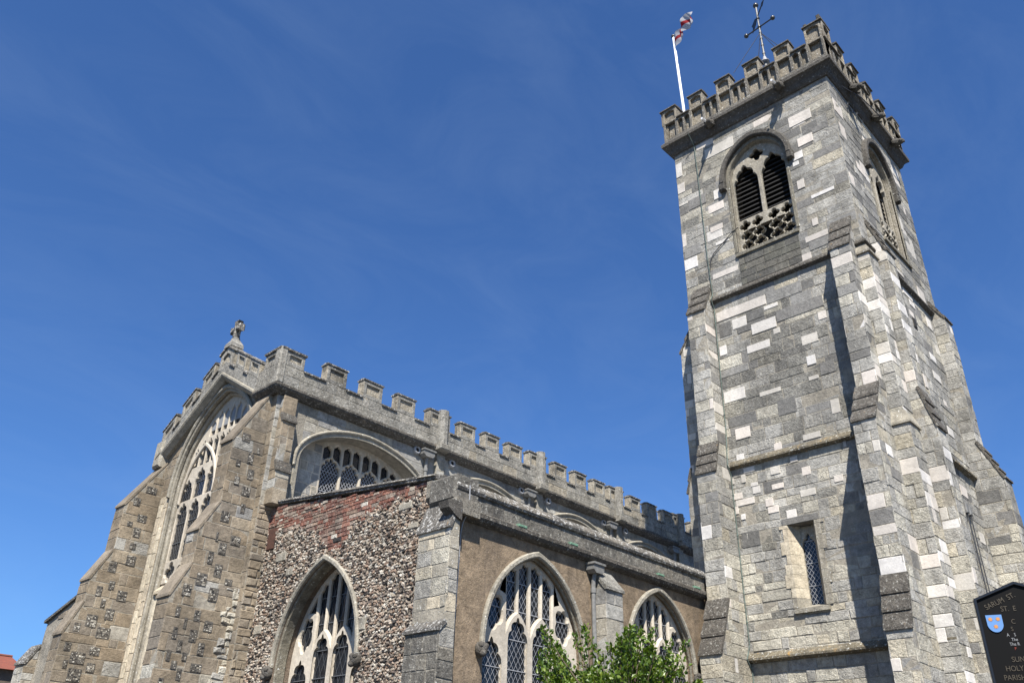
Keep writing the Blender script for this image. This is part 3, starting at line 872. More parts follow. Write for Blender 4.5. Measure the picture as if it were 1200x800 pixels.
    while z < LA['z1'] - 0.02:
        z2 = min(LA['z1'], z + rg.uniform(0.22, 0.34))
        for s_ in (-1, 1):
            uo = LA['u0'] if s_ < 0 else LA['u1']
            ui = uo - s_ * gi
            off = rg.uniform(0.10, 0.26)
            P = [(uo + s_ * off, z + 0.004), (uo, z + 0.004), (uo, z2 - 0.004), (uo + s_ * off, z2 - 0.004)]
            # outer face block then splay to the glass
            mb.add([fl.p(*P[0], 0.03), fl.p(*P[1], 0.03), fl.p(*P[2], 0.03), fl.p(*P[3], 0.03), fl.p(*P[0], -0.02), fl.p(*P[3], -0.02),
                    fl.p(ui, z + 0.002, -0.30), fl.p(ui, z2 - 0.002, -0.30)],
                   [(0, 1, 2, 3), (0, 3, 5, 4), (1, 6, 7, 2)], 1 if s_ < 0 and z > 6.4 else 0)
        z = z2
    mb.box(fl, LA['u0'] - 0.12, LA['u1'] + 0.14, LA['z1'] - 0.003, LA['z1'] + 0.17, -0.3, 0.035, 3, 0.01)
    mb.prism(Fr(fl.O, fl.N, fl.V, fl.U), [(0.08, LA['z0'] - 0.13), (0.08, LA['z0'] - 0.03), (-0.34, LA['z0'] + 0.10), (-0.34, LA['z0'] - 0.13)], LA['u0'] - 0.08, LA['u1'] + 0.08, 2)
    O = [(LA['u0'], LA['z0']), (LA['u0'], LA['z1']), (LA['u1'], LA['z1']), (LA['u1'], LA['z0'])]
    mb.plate(fl, O, [light(c - 0.17, c + 0.17, LA['z0'] + 0.1, 8.06, 3, 0.05, 1.1)], -0.42, -0.28, 0.03, 0)
    wo = mb.build('lancet_window', ['hood', 'navepale', 'hood', 'greyblock'], root)
    mb = MB(); mb.box(fl, c - 0.2, c + 0.2, LA['z0'], 8.1, -0.40, -0.36); mb.build('glass', ['glass'], wo)
    mb = MB(); lattice(mb, fl, c - 0.19, c + 0.19, LA['z0'], 8.1, -0.345, 0.085, 0.005, 1.3); mb.build('lattice', ['lead'], wo)
    # --- slit opening in the south wall, its dark depth painted as a black slab
    mb = MB(); mb.box(fs_, 22.85, 23.15, 14.1, 14.45, 0.0, 0.02, 1); mb.box(fs_, 22.9, 23.1, 14.13, 14.42, 0.0, 0.035, 0)
    mb.build('slit_opening', ['dark', 'cornice'], root)
    # --- gargoyles with lead spouts
    for fr, u in ((fw_, -9.92), (fw_, -7.42), (fs_, 21.3), (fs_, 23.0), (fs_, 24.6)):
        mb = MB()
        z = 21.98
        mb.ball(fr.p(u, z, 0.36), 0.17, 10, 0, (1.0, 1.0, 0.85))
        mb.ball(fr.p(u, z - 0.03, 0.52), 0.12, 10, 0, (1.0, 1.0, 0.8))
        for s_ in (-1, 1):
            mb.tube([fr.p(u + s_ * 0.07, z + 0.06, 0.42), fr.p(u + s_ * 0.13, z + 0.17, 0.40)], 0.045, 6, 0, 0.012)
            mb.tube([fr.p(u + s_ * 0.12, z - 0.08, 0.30), fr.p(u + s_ * 0.15, z - 0.16, 0.46)], 0.05, 6, 0, 0.025)
        mb.tube([fr.p(u, z - 0.05, 0.5), fr.p(u, z - 0.09, 0.64)], 0.06, 8, 0, 0.05)
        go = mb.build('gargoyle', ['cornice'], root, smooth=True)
        if fr is fw_:
            mb = MB(); mb.tube([fr.p(u, z - 0.08, 0.55), fr.p(u, z - 0.13, 0.86)], 0.04, 8); mb.build('lead_spout', ['white'], go)
tower()
# ================================================================== NAVE
NW_X, CY = 10.2, 18.0          # plane of the west front, plane of the clerestory
def nave():
    root = thing('church_nave', (14, 20.8, 0), 'battlemented nave with a great traceried west window, stepped buttresses and arched clerestory', 'church nave')
    fs_, fw_ = SF(CY), WF(NW_X)
    AX = -20.8
    # --- clerestory
    bays = [(13.22, 2.12, 9.5, 10.62), (17.93, 1.9, 9.6, 10.66), (22.3, 1.85, 9.6, 10.66), (26.5, 1.85, 9.6, 10.66)]
    ars = [Arch(c, a, sp_, ap, 7.6) for c, a, sp_, ap in bays]
    mb = MB()
    mb.plate(fs_, [(10.6, 0), (10.6, 11.15), (32, 11.15), (32, 0)], [A.poly(16) for A in ars], -1.0, 0.0, 0, 0)
    lay(mb, fs_, 7.0, 11.1, wall_spans(10.55, 30.5, [A.off(0.12) for A in ars]), 0.27, 0.6, 1, 51, 0.003, 0.012)
    lay(mb, fs_.out(0.012), 8.1, 11.1, lambda a, b: [(10.2, 10.66)], 0.28, 0.45, 1, 52, 0.003, 0.012)
    mb.build('clerestory_wall', ['mortar', 'cler'], root)
    for k, A in enumerate(ars):
        mb = MB()
        ring(mb, fs_, A, 0.0, 0.15, -0.06, 0.03, 0, 0.015)
        ring(mb, fs_, A, 0.11, 0.20, 0.0, 0.085, 0, 0.03, foot=9.3)
        # recessed wall with tracery: lights with cusped heads, two small panels over each
        n = 4
        p = 0.665
        x0 = A.c + 0.17 - n * p / 2
        H = []
        for i in range(n):
            u0, u1 = x0 + p * i + 0.045, x0 + p * (i + 1) - 0.045
            H.append(light(u0, u1, 8.0, 10.04, 5, 0.075, 0.62))
            for q in range(2):
                q0 = x0 + p * (i + 0.5 * q) + 0.035 + (0.01 if q == 0 else 0)
                q1 = x0 + p * (i + 0.5 * (q + 1)) - 0.035 - (0.01 if q == 1 else 0)
                mid = (q0 + q1) / 2
                tp = min(10.50, A.top(mid) - 0.10)
                lowv, hiv = 9.92, 10.08
                if q == 0: bot = [(q0, lowv), (q1, hiv)]
                else: bot = [(q0, hiv), (q1, lowv)]
                Hd = Arch(mid, (q1 - q0) / 2, tp - 0.16, tp, 0)
                H.append([bot[0]] + cusped(Hd.head(6), 3, 0.03) + [bot[1]])
        O = A.off(0.05).poly(16)
        mb.plate(fs_, O, H, -0.58, -0.44, 0.028, 1)
        # ashlar of the blind margin
        for s_, (ua, ub) in ((-1, (A.c - A.a, x0 - 0.02)), (1, (x0 + n * p + 0.02, A.c + A.a))):
            lay(mb, fs_.out(-0.44), 8.0, 10.3, lambda v0, v1: [(max(ua, A.c - A.half(v1)), min(ub, A.c + A.half(v1)))] if min(ub, A.c + A.half(v1)) - max(ua, A.c - A.half(v1)) > 0.08 else [], 0.27, 0.4, 2, 53 + k, 0.002, 0.008)
        wo = mb.build('clerestory_window', ['hood', 'trac', 'cler'], root)
        mb = MB(); mb.box(fs_, A.c - A.a + 0.1, A.c + A.a - 0.1, 8.0, 10.6, -0.56, -0.53); mb.build('glass', ['glass'], wo)
        mb = MB(); lattice(mb, fs_, x0, x0 + n * p, 8.0, 10.0, -0.515, 0.083, 0.0075, 1.35); mb.build('lattice', ['lead'], wo)
    # --- west wall
    G = lambda u: 11.16 if abs(u - AX) > 1.95 else 11.16 + (1.95 - abs(u - AX)) * 0.6 + 0.08
    WW = Arch(AX, 2.02, 9.45, 12.0, 0.2)
    mb = MB()
    L_, R_ = -23.9, -17.99
    out = [(L_, 0), (L_, 11.16), (AX - 1.95, 11.16), (AX, 12.42), (AX + 1.95, 11.16), (R_, 11.16), (R_, 0)]
    mb.plate(fw_, out, [WW.poly(18)], -0.9, 0.0, 0, 0)
    wp = wall_spans(L_, R_, [WW.off(0.10)])
    def wsp(a, b):
        if b > 11.2:
            d = max(0.0, 1.95 - (b - 11.16) / 0.646)
            return [q for q in ((AX - d, AX - WW.off(0.1).half((a + b) / 2)), (AX + WW.off(0.1).half((a + b) / 2), AX + d)) if q[1] - q[0] > 0.05]
        return wp(a, b)
    lay(mb, fw_, 0, 12.3, wsp, 0.3, 0.5, lambda u, v, rg: 1, 61, 0.003, 0.014)
    mb.build('west_wall', ['mortar', 'nave'], root)
    # window: moulded orders, tracery
    mb = MB()
    ring(mb, fw_, WW, -0.02, 0.06, -0.08, 0.03, 0, 0.02)
    ring(mb, fw_, WW, -0.08, 0.02, -0.24, -0.10, 0, 0.04)
    I = WW.off(-0.08, 6.9)
    n = 6
    p = 2 * I.a / n
    H = []
    b2 = 0.030
    cells = [AX - I.a + p * k for k in range(n)]
    for k, x in enumerate(cells):
        u0, u1 = x + b2, x + p - b2
        m_ = (u0 + u1) / 2
        H.append(foil((m_, 7.2), (u1 - u0) / 2, 0.24, 4, 0.4, 0.785, 6))
        top1 = 9.10
        H.append(light(u0, u1, 7.52, top1, 5, 0.035, 0.8))
        # second tier
        lim = min(I.top(u0), I.top(u1)) - 0.06
        a1 = min(10.0, lim)
        if a1 > 9.4:
            H.append(light(u0, u1, 9.17, a1, 5, 0.035, 0.8))
        for q in range(2):
            q0, q1 = x + p * 0.5 * q + 0.026, x + p * 0.5 * (q + 1) - 0.026
            lim = min(I.top(q0), I.top(q1)) - 0.06
            b0 = 10.12
            for top in (10.85, 11.6):
                tt = min(top, lim)
                if tt - b0 > 0.22:
                    H.append(light(q0, q1, b0, tt, 3, 0.03, 0.9))
                b0 = top + 0.09
    mb.plate(fw_, I.off(0.06).poly(18), H, -0.32, -0.21, 0.02, 1)
    # strong sub-arches over each group of three lights
    for s_ in (-1, 1):
        S = Arch(AX + s_ * I.a / 2, I.a / 2 - 0.01, 9.2, 10.75, 9.1)
        o, i = S.off(0.0), S.off(-0.09)
        mb.plate(fw_, [(S.c - o.a, 9.1)] + o.head(12) + [(S.c + o.a, 9.1)] + [(S.c + i.a, 9.1)] + list(reversed(i.head(12))) + [(S.c - i.a, 9.1)], [], -0.22, -0.15, 0.02, 1)
    mb.box(fw_, AX - I.a, AX + I.a, 0.2, 6.78, -0.5, -0.14, 2)
    mb.prism(Fr(fw_.O, fw_.N, fw_.V, fw_.U), [(-0.06, 6.62), (-0.06, 6.70), (-0.28, 6.92), (-0.28, 6.62)], AX - I.a, AX + I.a, 2)
    wo = mb.build('west_window', ['hood', 'trac', 'navepale'], root)
    mb = MB(); mb.box(fw_, AX - I.a, AX + I.a, 6.8, 12.2, -0.31, -0.295); mb.build('glass', ['glass'], wo)
    mb = MB(); lattice(mb, fw_, AX - I.a, AX + I.a, 6.9, 11.9, -0.275, 0.11, 0.006, 1.5); mb.build('lattice', ['leaddark'], wo)
    mb = MB()
    ring(mb, fw_, WW, 0.04, 0.14, 0.0, 0.10, 0, 0.03, foot=9.3)
    mb.build('hood_mould', ['hood'], wo)
    # pale jamb strips either side, running down below the sill
    mb = MB()
    for k, (a, b, d) in enumerate(((-23.4, -23.18, 0.035), (-23.17, -22.95, 0.02))):
        lay(mb, fw_, 0, 9.4, lambda v0, v1: [(a, b)], 0.45, 0.5, 0, 64 + k, d, d + 0.01)
    mb.build('jamb_strips', ['navepale'], root)
    # --- big stepped buttresses on the west front
    FS = [(9.91, 8.37, 0.25, 0.24), (9.91, 7.94, 0.13, 0.26), (9.5, 7.65, 0.25, 0.27), (9.4, 7.15, 0.07, 0.23), (9.88, 7.16, 0.28, 0.24), (9.59, 6.91, 0.2, 0.28), (9.34, 6.65, 0.14, 0.3), (9.58, 6.4, 0.21, 0.32), (9.23, 6.14, 0.29, 0.3), (9.89, 6.2, 0.21, 0.15), (8.94, 5.86, 0.24, 0.29), (9.58, 5.87, 0.26, 0.32), (8.84, 5.38, 0.12, 0.23), (9.3, 5.36, 0.17, 0.26), (9.6, 5.18, 0.24, 0.25), (9.06, 5.17, 0.08, 0.25), (8.87, 4.94, 0.12, 0.27), (9.29, 4.94, 0.19, 0.27), (9.03, 4.7, 0.12, 0.25), (9.53, 4.7, 0.17, 0.28), (8.83, 4.48, 0.1, 0.23), (9.19, 4.5, 0.12, 0.18), (8.99, 4.31, 0.14, 0.18), (9.5, 4.31, 0.29, 0.18), (9.14, 4.14, 0.12, 0.26), (8.78, 3.97, 0.13, 0.13), (9.66, 9.69, 0.26, 0.24), (10.05, 9.45, 0.09, 0.16), (9.87, 9.2, 0.17, 0.28), (9.57, 9.01, 0.13, 0.18), (9.95, 8.81, 0.19, 0.28), (9.62, 8.57, 0.15, 0.22)]
    FN = [(9.89, 9.58, 0.35, 0.21), (9.56, 9.16, 0.22, 0.25), (9.81, 8.73, 0.31, 0.23), (9.51, 8.51, 0.17, 0.15), (9.76, 8.33, 0.22, 0.29), (9.74, 7.94, 0.19, 0.18), (9.78, 7.55, 0.3, 0.29), (9.34, 7.29, 0.24, 0.31), (9.44, 6.82, 0.17, 0.25), (9.15, 6.62, 0.17, 0.28), (9.77, 6.6, 0.3, 0.29), (9.33, 6.34, 0.13, 0.24), (9.57, 6.09, 0.26, 0.31), (9.15, 5.86, 0.32, 0.34), (8.83, 5.65, 0.19, 0.24), (9.52, 5.61, 0.41, 0.31), (8.73, 5.17, 0.18, 0.22), (9.04, 4.94, 0.42, 0.3), (9.42, 5.15, 0.3, 0.23), (9.42, 4.75, 0.24, 0.24), (8.78, 4.76, 0.12, 0.22), (9.06, 4.53, 0.38, 0.34)]
    rgf = random.Random(8)
    for lst in (FS, FN):
        for k in range(14):
            lst.append((rgf.uniform(8.75, 10.0), rgf.uniform(0.5, 3.8), rgf.uniform(0.12, 0.3), rgf.uniform(0.18, 0.3)))
    for (ys, yn, st, lst, seed) in ((18.2, 18.74, [(0, 3.9, 1.62), (4.0, 5.7, 1.62), (6.45, 7.24, 1.26), (7.97, 9.56, 0.88), (11.15, 11.2, 0.02)], FS, 71),
                                    (23.5, 24.05, [(0, 5.48, 1.68), (6.3, 6.9, 1.36), (7.75, 9.02, 0.94), (10.5, 10.55, 0.02)], FN, 72)):
        o = buttress(root, fw_, -yn, -ys, st, seed, ('mortar', 'nave', 'navepale', 'towertan', 'cler'),
                     lambda u, v, rg: 3 if rg.random() < 0.04 else 4 if rg.random() < 0.05 else 1, 'nave', 0.29, 0.5, steps=1, lip=0.04, cap_extra=0.015, capth=0.02)
        f = SF(ys)
        mb = MB()
        for k, (x, z, w_, h_) in enumerate(lst):
            w_, h_ = w_ * 0.86, h_ * 0.9
            mb.box(f, x - w_ / 2, x + w_ / 2, z - h_ / 2, z + h_ / 2, -0.01, 0.019, 1)
            lay(mb, f.out(0.016), z - h_ / 2 + 0.008, z + h_ / 2 - 0.008, lambda a, b: [(x - w_ / 2 + 0.008, x + w_ / 2 - 0.008)], 0.036, 0.042, 0, 400 + k, 0.002, 0.010, 0.005, 0.003, 0.007)
        tag(mb.build('flint_panels', ['flintpanel', 'mortar_dark'], o), kind='stuff')
    # broken rubble edge where the flint wall joins the southern one
    mb = MB()
    lay(mb, SF(18.2), 2.5, 6.1, lambda a, b: [(9.95 + 0.12 * math.sin(a * 9), 10.22)], 0.14, 0.22, 0, 77, 0.015, 0.06, 0.03, 0.008, 0.02)
    mb.build('rubble_joint', ['towertan'], root)
    # --- small stepped buttress at the southwest corner, facing south
    buttress(root, Fr((0, CY, 0), (1, 0, 0), (0, 0, 1), (0, -1, 0)), 10.32, 10.70, [(8.1, 8.95, 0.32), (9.2, 10.3, 0.24), (10.5, 11.0, 0.15)], 74,
             ('mortar', 'cler', 'new', 'cler', 'nave'), lambda u, v, rg: 4 if rg.random() < 0.75 else 1, 'copedark', 0.3, 0.4, steps=1, lip=0.05, cap_extra=0.03)
    mb = MB()
    lay(mb, SF(CY - 0.012), 0, 8.1, lambda a, b: [(10.2, 10.6)], 0.16, 0.25, 0, 78, 0.004, 0.04, 0.02, 0.006, 0.015)
    mb.build('rubble_corner', ['nave'], root)
    # --- string course, parapet
    XW, YS = 9.98, 17.80        # outer planes of the parapet
    X1 = 31.5
    mb = MB()
    prof = [(-0.3, 11.02), (-0.12, 11.02), (0.02, 11.12), (0.05, 11.17), (0.05, 11.23), (0.0, 11.27), (-0.3, 11.27)]
    mb.sweep([(XW, 18.85), (XW, YS), (X1, YS)], prof)
    mb.build('string_course', ['copedark'], root)
    mb = MB()
    fp = SF(YS)
    mb.box(fp, XW + 0.3, X1, 11.24, 11.80, -0.3, -0.012, 0)
    lay(mb, fp, 11.24, 11.80, lambda a, b: [(XW, X1)], 0.28, 0.7, 0, 81, 0.0, 0.006, 0.008, 0.003, 0.003)
    mb.box(WF(XW), -18.88, -YS, 11.24, 11.80, -0.3, -0.001, 0)
    po = mb.build('parapet', ['weath'], root)
    # merlons: (left edge, right edge)
    mer = [(11.43, 12.10), (12.68, 13.36), (13.92, 14.60)]
    for b0, n0 in ((15.68, 4), (20.14, 4), (24.5, 4)):
        pitch = (20.14 - 15.68) / 4.12
        mer.append((b0 - 0.50, b0 + 0.34))
        mer += [(b0 + 0.78 + pitch * k, b0 + 0.78 + pitch * k + 0.64) for k in range(3)]
    mer.append((28.1, 28.95))
    mer += [(29.4 + 1.07 * k, 30.04 + 1.07 * k) for k in range(2)]
    edges = [10.72] + [q for m_ in mer for q in m_]
    for a, b in zip(edges[0::2], edges[1::2]):
        mb = MB()
        mb.prism(Fr(fp.O, fp.N, fp.V, fp.U), [(0.045, 11.765), (0.045, 11.81), (-0.08, 11.87), (-0.34, 11.81), (-0.34, 11.765)], a + 0.004, b - 0.004, 0)
        mb.build('crenel_coping', ['cope'], po)
    rg = random.Random(12)
    def merlon(fr, a, b, z0, z1, parent, side=0):
        mb = MB()
        mb.plate(fr, [(a, z0), (a, z1), (b, z1), (b, z0)], [[(a + 0.11, z0 + 0.13), (a + 0.11, z1 - 0.13), (b - 0.11, z1 - 0.13), (b - 0.11, z0 + 0.13)]], -0.06, 0.003, 0.012, 0)
        mb.box(fr, a + 0.003, b - 0.003, z0, z1 - 0.005, -0.27, -0.048, 0)
        mb.prism(Fr(fr.O, fr.N, fr.V, fr.U), [(0.03, z1 - 0.02), (0.03, z1 + 0.02), (-0.12, z1 + 0.05), (-0.30, z1 + 0.02), (-0.30, z1 - 0.02)], a - 0.02, b + 0.02, 1)
        return mb.build('merlon', ['weath', 'cope'], parent)
    for a, b in mer:
        merlon(fp, a, b, 11.80, 12.34 + rg.uniform(-0.025, 0.025), po)
    # corner block, both faces
    zc = 12.24
    mb = MB()
    for fr, a, b in ((fp, XW + 0.002, 10.72), (WF(XW), -18.55, -YS - 0.002)):
        mb.plate(fr, [(a, 11.8), (a, zc), (b, zc), (b, 11.8)], [[(a + (0.28 if fr is fp else 0.1), 11.93), (a + (0.28 if fr is fp else 0.1), zc - 0.13), (b - (0.1 if fr is fp else 0.3), zc - 0.13), (b - (0.1 if fr is fp else 0.3), 11.93)]], -0.06, 0.002, 0.012, 0)
        mb.box(fr, a + 0.07, b - 0.07, 11.8, zc - 0.005, -0.3, -0.05, 0)
        mb.prism(Fr(fr.O, fr.N, fr.V, fr.U), [(0.04, zc - 0.02), (0.045, zc + 0.03), (-0.12, zc + 0.075), (-0.34, zc + 0.03), (-0.34, zc - 0.02)], a - (0.0 if fr is fp else 0.03), b + (0.03 if fr is fp else 0.0), 1)
    mb.box(fp, XW - 0.03, XW + 0.20, 11.23, zc + 0.04, -0.2, 0.03, 0, 0.04)
    mb.build('corner_merlon', ['weath', 'cope'], po)
    # pilaster shafts on the parapet and piers below
    for x in (15.70, 20.15, 24.5, 28.55):
        mb = MB()
        mb.prism(Fr((0, 0, 0), (1, 0, 0), (0, 1, 0), (0, 0, 1)), [(x - 0.17, YS + 0.02), (x - 0.17, YS - 0.10), (x - 0.06, YS - 0.19), (x + 0.06, YS - 0.19), (x + 0.17, YS - 0.10), (x + 0.17, YS + 0.02)], 11.28, 12.40 + rg.uniform(-0.02, 0.05), 0)
        mb.box(fp, x - 0.22, x + 0.22, 11.10, 11.30, -0.1, 0.23, 0, 0.04)
        mb.build('parapet_shaft', ['weath'], po)
        mb = MB()
        mb.box(fs_, x - 0.05, x + 0.27, 7.0, 11.05, 0.0, 0.12, 0)
        lay(mb, fs_.out(0.12), 7.0, 11.0, lambda a, b: [(x - 0.05, x + 0.27)], 0.28, 0.4, 1, 84, 0.001, 0.007)
        mb.build('pier', ['mortar', 'cler'], root)
    # --- gable parapet, raked
    sl = 0.60
    rk = []
    for side in (1, -1):
        # u measured from the axis towards the corner, v measured above the rake
        f = Fr((XW, 20.8, 11.28 + 1.95 * sl - 0.02), (0, -side, -sl), (0, 0, 1), (-1, 0, 0))
        ln = 1.95 if side > 0 else 3.05
        mb = MB()
        mb.prism(Fr(f.O, f.N, f.V, f.U), [(-0.28, -0.16), (-0.10, -0.16), (0.03, -0.06), (0.06, -0.01), (0.06, 0.05), (0.0, 0.07), (-0.28, 0.07)], 0.0, ln)
        mb.build('raking_string', ['hood'], root)
        mb = MB()
        mb.box(f, 0.0, ln, 0.03, 0.42, -0.3, 0.0, 0)
        go = mb.build('gable_parapet', ['weath'], root)
        ms = ((0.62, 1.18), (1.42, 2.02)) if side > 0 else ((0.60, 1.15), (1.50, 2.10), (2.42, 3.05))
        for a, b in ms:
            merlon(f, a, b, 0.42, 0.92, go)
        ed = [0.30] + [q for m_ in ms for q in m_]
        for a, b in zip(ed[0::2], ed[1::2]):
            mb = MB()
            mb.prism(Fr(f.O, f.N, f.V, f.U), [(0.045, 0.385), (0.045, 0.43), (-0.08, 0.48), (-0.34, 0.43), (-0.34, 0.385)], a, b, 0)
            mb.build('crenel_coping', ['cope'], go)
    f0 = WF(XW)
    mb = MB()
    mb.plate(f0, [(AX - 0.34, 12.62), (AX - 0.34, 13.14), (AX, 13.34), (AX + 0.34, 13.14), (AX + 0.34, 12.62)], [[(AX - 0.2, 12.72), (AX - 0.2, 13.0), (AX, 13.12), (AX + 0.2, 13.0), (AX + 0.2, 12.72)]], -0.06, 0.006, 0.012, 0)
    mb.box(f0, AX - 0.33, AX + 0.33, 12.5, 13.12, -0.27, -0.05, 0)
    for s_ in (-1, 1):
        P = [(AX, 13.33), (AX + s_ * 0.38, 13.10), (AX + s_ * 0.38, 13.17), (AX, 13.41)]
        mb.prism(f0, P, -0.3, 0.05, 1)
    mb.build('apex_merlon', ['weath', 'cope'], root)
    # kneeler at the north end of the gable
    mb = MB()
    mb.box(WF(XW), -24.0, -23.55, 10.35, 11.2, -0.3, 0.06, 0, 0.06)
    mb.build('kneeler', ['hood'], root)
    # roof behind the parapets
    mb = MB()
    rp = [(-24.0, 11.2), (-20.8, 12.0), (-17.95, 11.2), (-17.95, 11.1), (-24.0, 11.1)]
    mb.prism(WF(0), rp, -32.0, -10.45, 0)
    mb.build('roof', ['leadroof'], root)
    mb = MB()
    mb.box(NF(23.9), -32, -11.1, 0, 11.2, -0.6, 0.0)
    mb.build('north_wall', ['cler'], root)
nave()

# weathered stone cross on the gable
def gable_cross():
    t = thing('gable_cross', (10.12, 20.78, 13.30), 'weathered stone cross finial standing on the apex of the west gable', 'stone cross')
    f = WF(10.12)
    c = -20.78
    mb = MB()
    mb.add([f.p(c + x, z, w_) for z, r_ in ((13.30, 0.20), (13.42, 0.19), (13.58, 0.10), (13.66, 0.085)) for x, w_ in ((-r_, -r_), (r_, -r_), (r_, r_), (-r_, r_))],
           [(3, 2, 1, 0), (12, 13, 14, 15)] + [(4 * k + i, 4 * k + (i + 1) % 4, 4 * k + 4 + (i + 1) % 4, 4 * k + 4 + i) for k in range(3) for i in range(4)])
    mb.build('pedestal', ['weath'], t)
    mb = MB()
    # cross turned a little out of the gable plane, with flared arms
    k = Fr((10.12, 20.78, 0), (0, -1, 0), (0, 0, 1), (-1, 0, 0))
    P = [(-0.055, 13.64), (-0.05, 13.90), (-0.20, 13.87), (-0.25, 13.84), (-0.25, 14.07), (-0.20, 14.04), (-0.055, 14.02), (-0.07, 14.16), (-0.12, 14.22), (0.12, 14.22), (0.07, 14.16), (0.055, 14.02), (0.20, 14.04), (0.25, 14.07), (0.25, 13.84), (0.20, 13.87), (0.05, 13.90), (0.055, 13.64)]
    mb.plate(k, P, [], -0.10, 0.10, 0.025, 0)
    mb.build('cross', ['cope'], t)
gable_cross()
# ================================================================== SOUTH AISLE
AX0, AY = 10.57, 11.5
def perp4(fr, A, root, zo, zc, rec=0.34, latmat='lead', lat=0.105, latth=0.0045, latslope=1.5, nm='aisle_window'):
    """four-light perpendicular window: tall middle lights, panel tracery over them, a mouchette over each outer light"""
    mb = MB()
    ring(mb, fr, A, -0.03, 0.03, -rec * 0.75, -0.04, 0, 0.025)
    I = A.off(-0.03)
    a, c = I.a, A.c
    p = 2 * (a - 0.01) / 4
    b2 = 0.043
    xs = [c - a + 0.01 + p * k for k in range(5)]
    H = []
    heads = []
    for k in range(4):
        u0, u1 = xs[k] + (b2 if k else 0.02), xs[k + 1] - (b2 if k < 3 else 0.02)
        top = zc if k in (1, 2) else zo
        H.append(light(u0, u1, A.sill, top, 5, 0.045, 0.85))
        hw = (u1 - u0) / 2
        heads.append(Arch((u0 + u1) / 2, hw + 0.055, top - 2 * hw * 0.85, top + 0.075, 0))
    for k in (1, 2):
        for q in range(2):
            q0 = xs[k] + p * 0.5 * q + (b2 if q == 0 else 0.04)
            q1 = xs[k] + p * 0.5 * (q + 1) - (0.04 if q == 0 else b2)
            N_ = 8
            us = [q0 + (q1 - q0) * i / N_ for i in range(N_ + 1)]
            bot = [(u, heads[k].top(u)) for u in us]
            tp = []
            for i, u in enumerate(us):
                e = abs(i / N_ - 0.5) * 2
                tp.append((u, I.top(u) - 0.05 - 0.07 * e ** 1.5 - (0.05 * max(0, 1 - abs(e - 0.55) / 0.3))))
            if all(t_[1] > b_[1] + 0.02 for t_, b_ in zip(tp, bot)):
                H.append(bot + tp[::-1])
    for s_ in (-1, 1):
        k = 0 if s_ < 0 else 3
        hd = heads[k]
        uo = xs[0] + 0.02 if s_ < 0 else xs[4] - 0.02
        ui = xs[1] - b2 if s_ < 0 else xs[3] + b2
        W_ = abs(ui - uo)
        # mouchette leaning inwards, its foot on the head of the outer light
        cx = uo * 0.40 + ui * 0.60
        zl = hd.s + hd.h + 0.02
        rx = W_ * 0.37
        x_ = cx + s_ * rx * 0.75
        zt = I.top(x_) + 0.10
        ry = max(0.18, (min(zt, zl + 0.74) - zl) / 2)
        cz = zl + ry
        H.append(foil((cx, cz), ry, rx, 5, 0.26, math.pi / 2 + s_ * 0.16, 7))
        # slim dagger above, against the mullion
        z2 = cz + ry + 0.07
        ub = ui + s_ * W_ * 0.42
        if I.top(ub) - 0.1 > z2:
            H.append([(ui, z2), (ui, I.top(ui) - 0.10), (ui + s_ * W_ * 0.2, I.top(ui + s_ * W_ * 0.2) - 0.09), (ub, z2 + 0.02)])
        elif I.top(ui) - 0.12 > z2:
            H.append([(ui, z2), (ui, I.top(ui) - 0.10), (ui + s_ * W_ * 0.15, z2 + 0.03)])
    mb.plate(fr, I.off(0.05).poly(18), H, -rec - 0.12, -rec - 0.01, 0.034, 1)
    mb.prism(Fr(fr.O, fr.N, fr.V, fr.U), [(0.06, A.sill - 0.2), (0.06, A.sill - 0.1), (-rec - 0.05, A.sill + 0.06), (-rec - 0.05, A.sill - 0.2)], c - A.a - 0.1, c + A.a + 0.1, 0)
    wo = mb.build(nm, ['towerhood', 'trac'], root)  # darker moulding stone paints the shade of a hollow on the inner order
    mb = MB()
    mb.box(fr, c - a, c + a, A.sill, A.s + A.h, -rec - 0.115, -rec - 0.10)
    mb.build('glass', ['glass'], wo)
    mb = MB()
    lattice(mb, fr, c - a, c + a, A.sill, A.s + A.h - 0.1, -rec - 0.085, lat, latth, latslope)
    mb.build('lattice', [latmat], wo)
    mb = MB()
    ring(mb, fr, A, 0.0, 0.10, -0.03, 0.075, 0, 0.025, foot=A.s - 0.02)
    mb.build('hood_mould', ['hood'], wo)
    for s_ in (-1, 1):
        mb = MB()
        u = c + s_ * (A.a + 0.10)
        mb.ball(fr.p(u, A.s - 0.12, 0.06), 0.13, 10, 0, (1, 1, 1.1))
        mb.ball(fr.p(u - 0.03, A.s - 0.2, 0.14), 0.07, 8, 0)
        mb.ball(fr.p(u + 0.05, A.s - 0.07, 0.13), 0.06, 8, 0)
        mb.ball(fr.p(u - 0.06, A.s - 0.06, 0.12), 0.06, 8, 0)
        mb.build('carved_label_stop', ['cornice'], wo, smooth=True)
    return wo

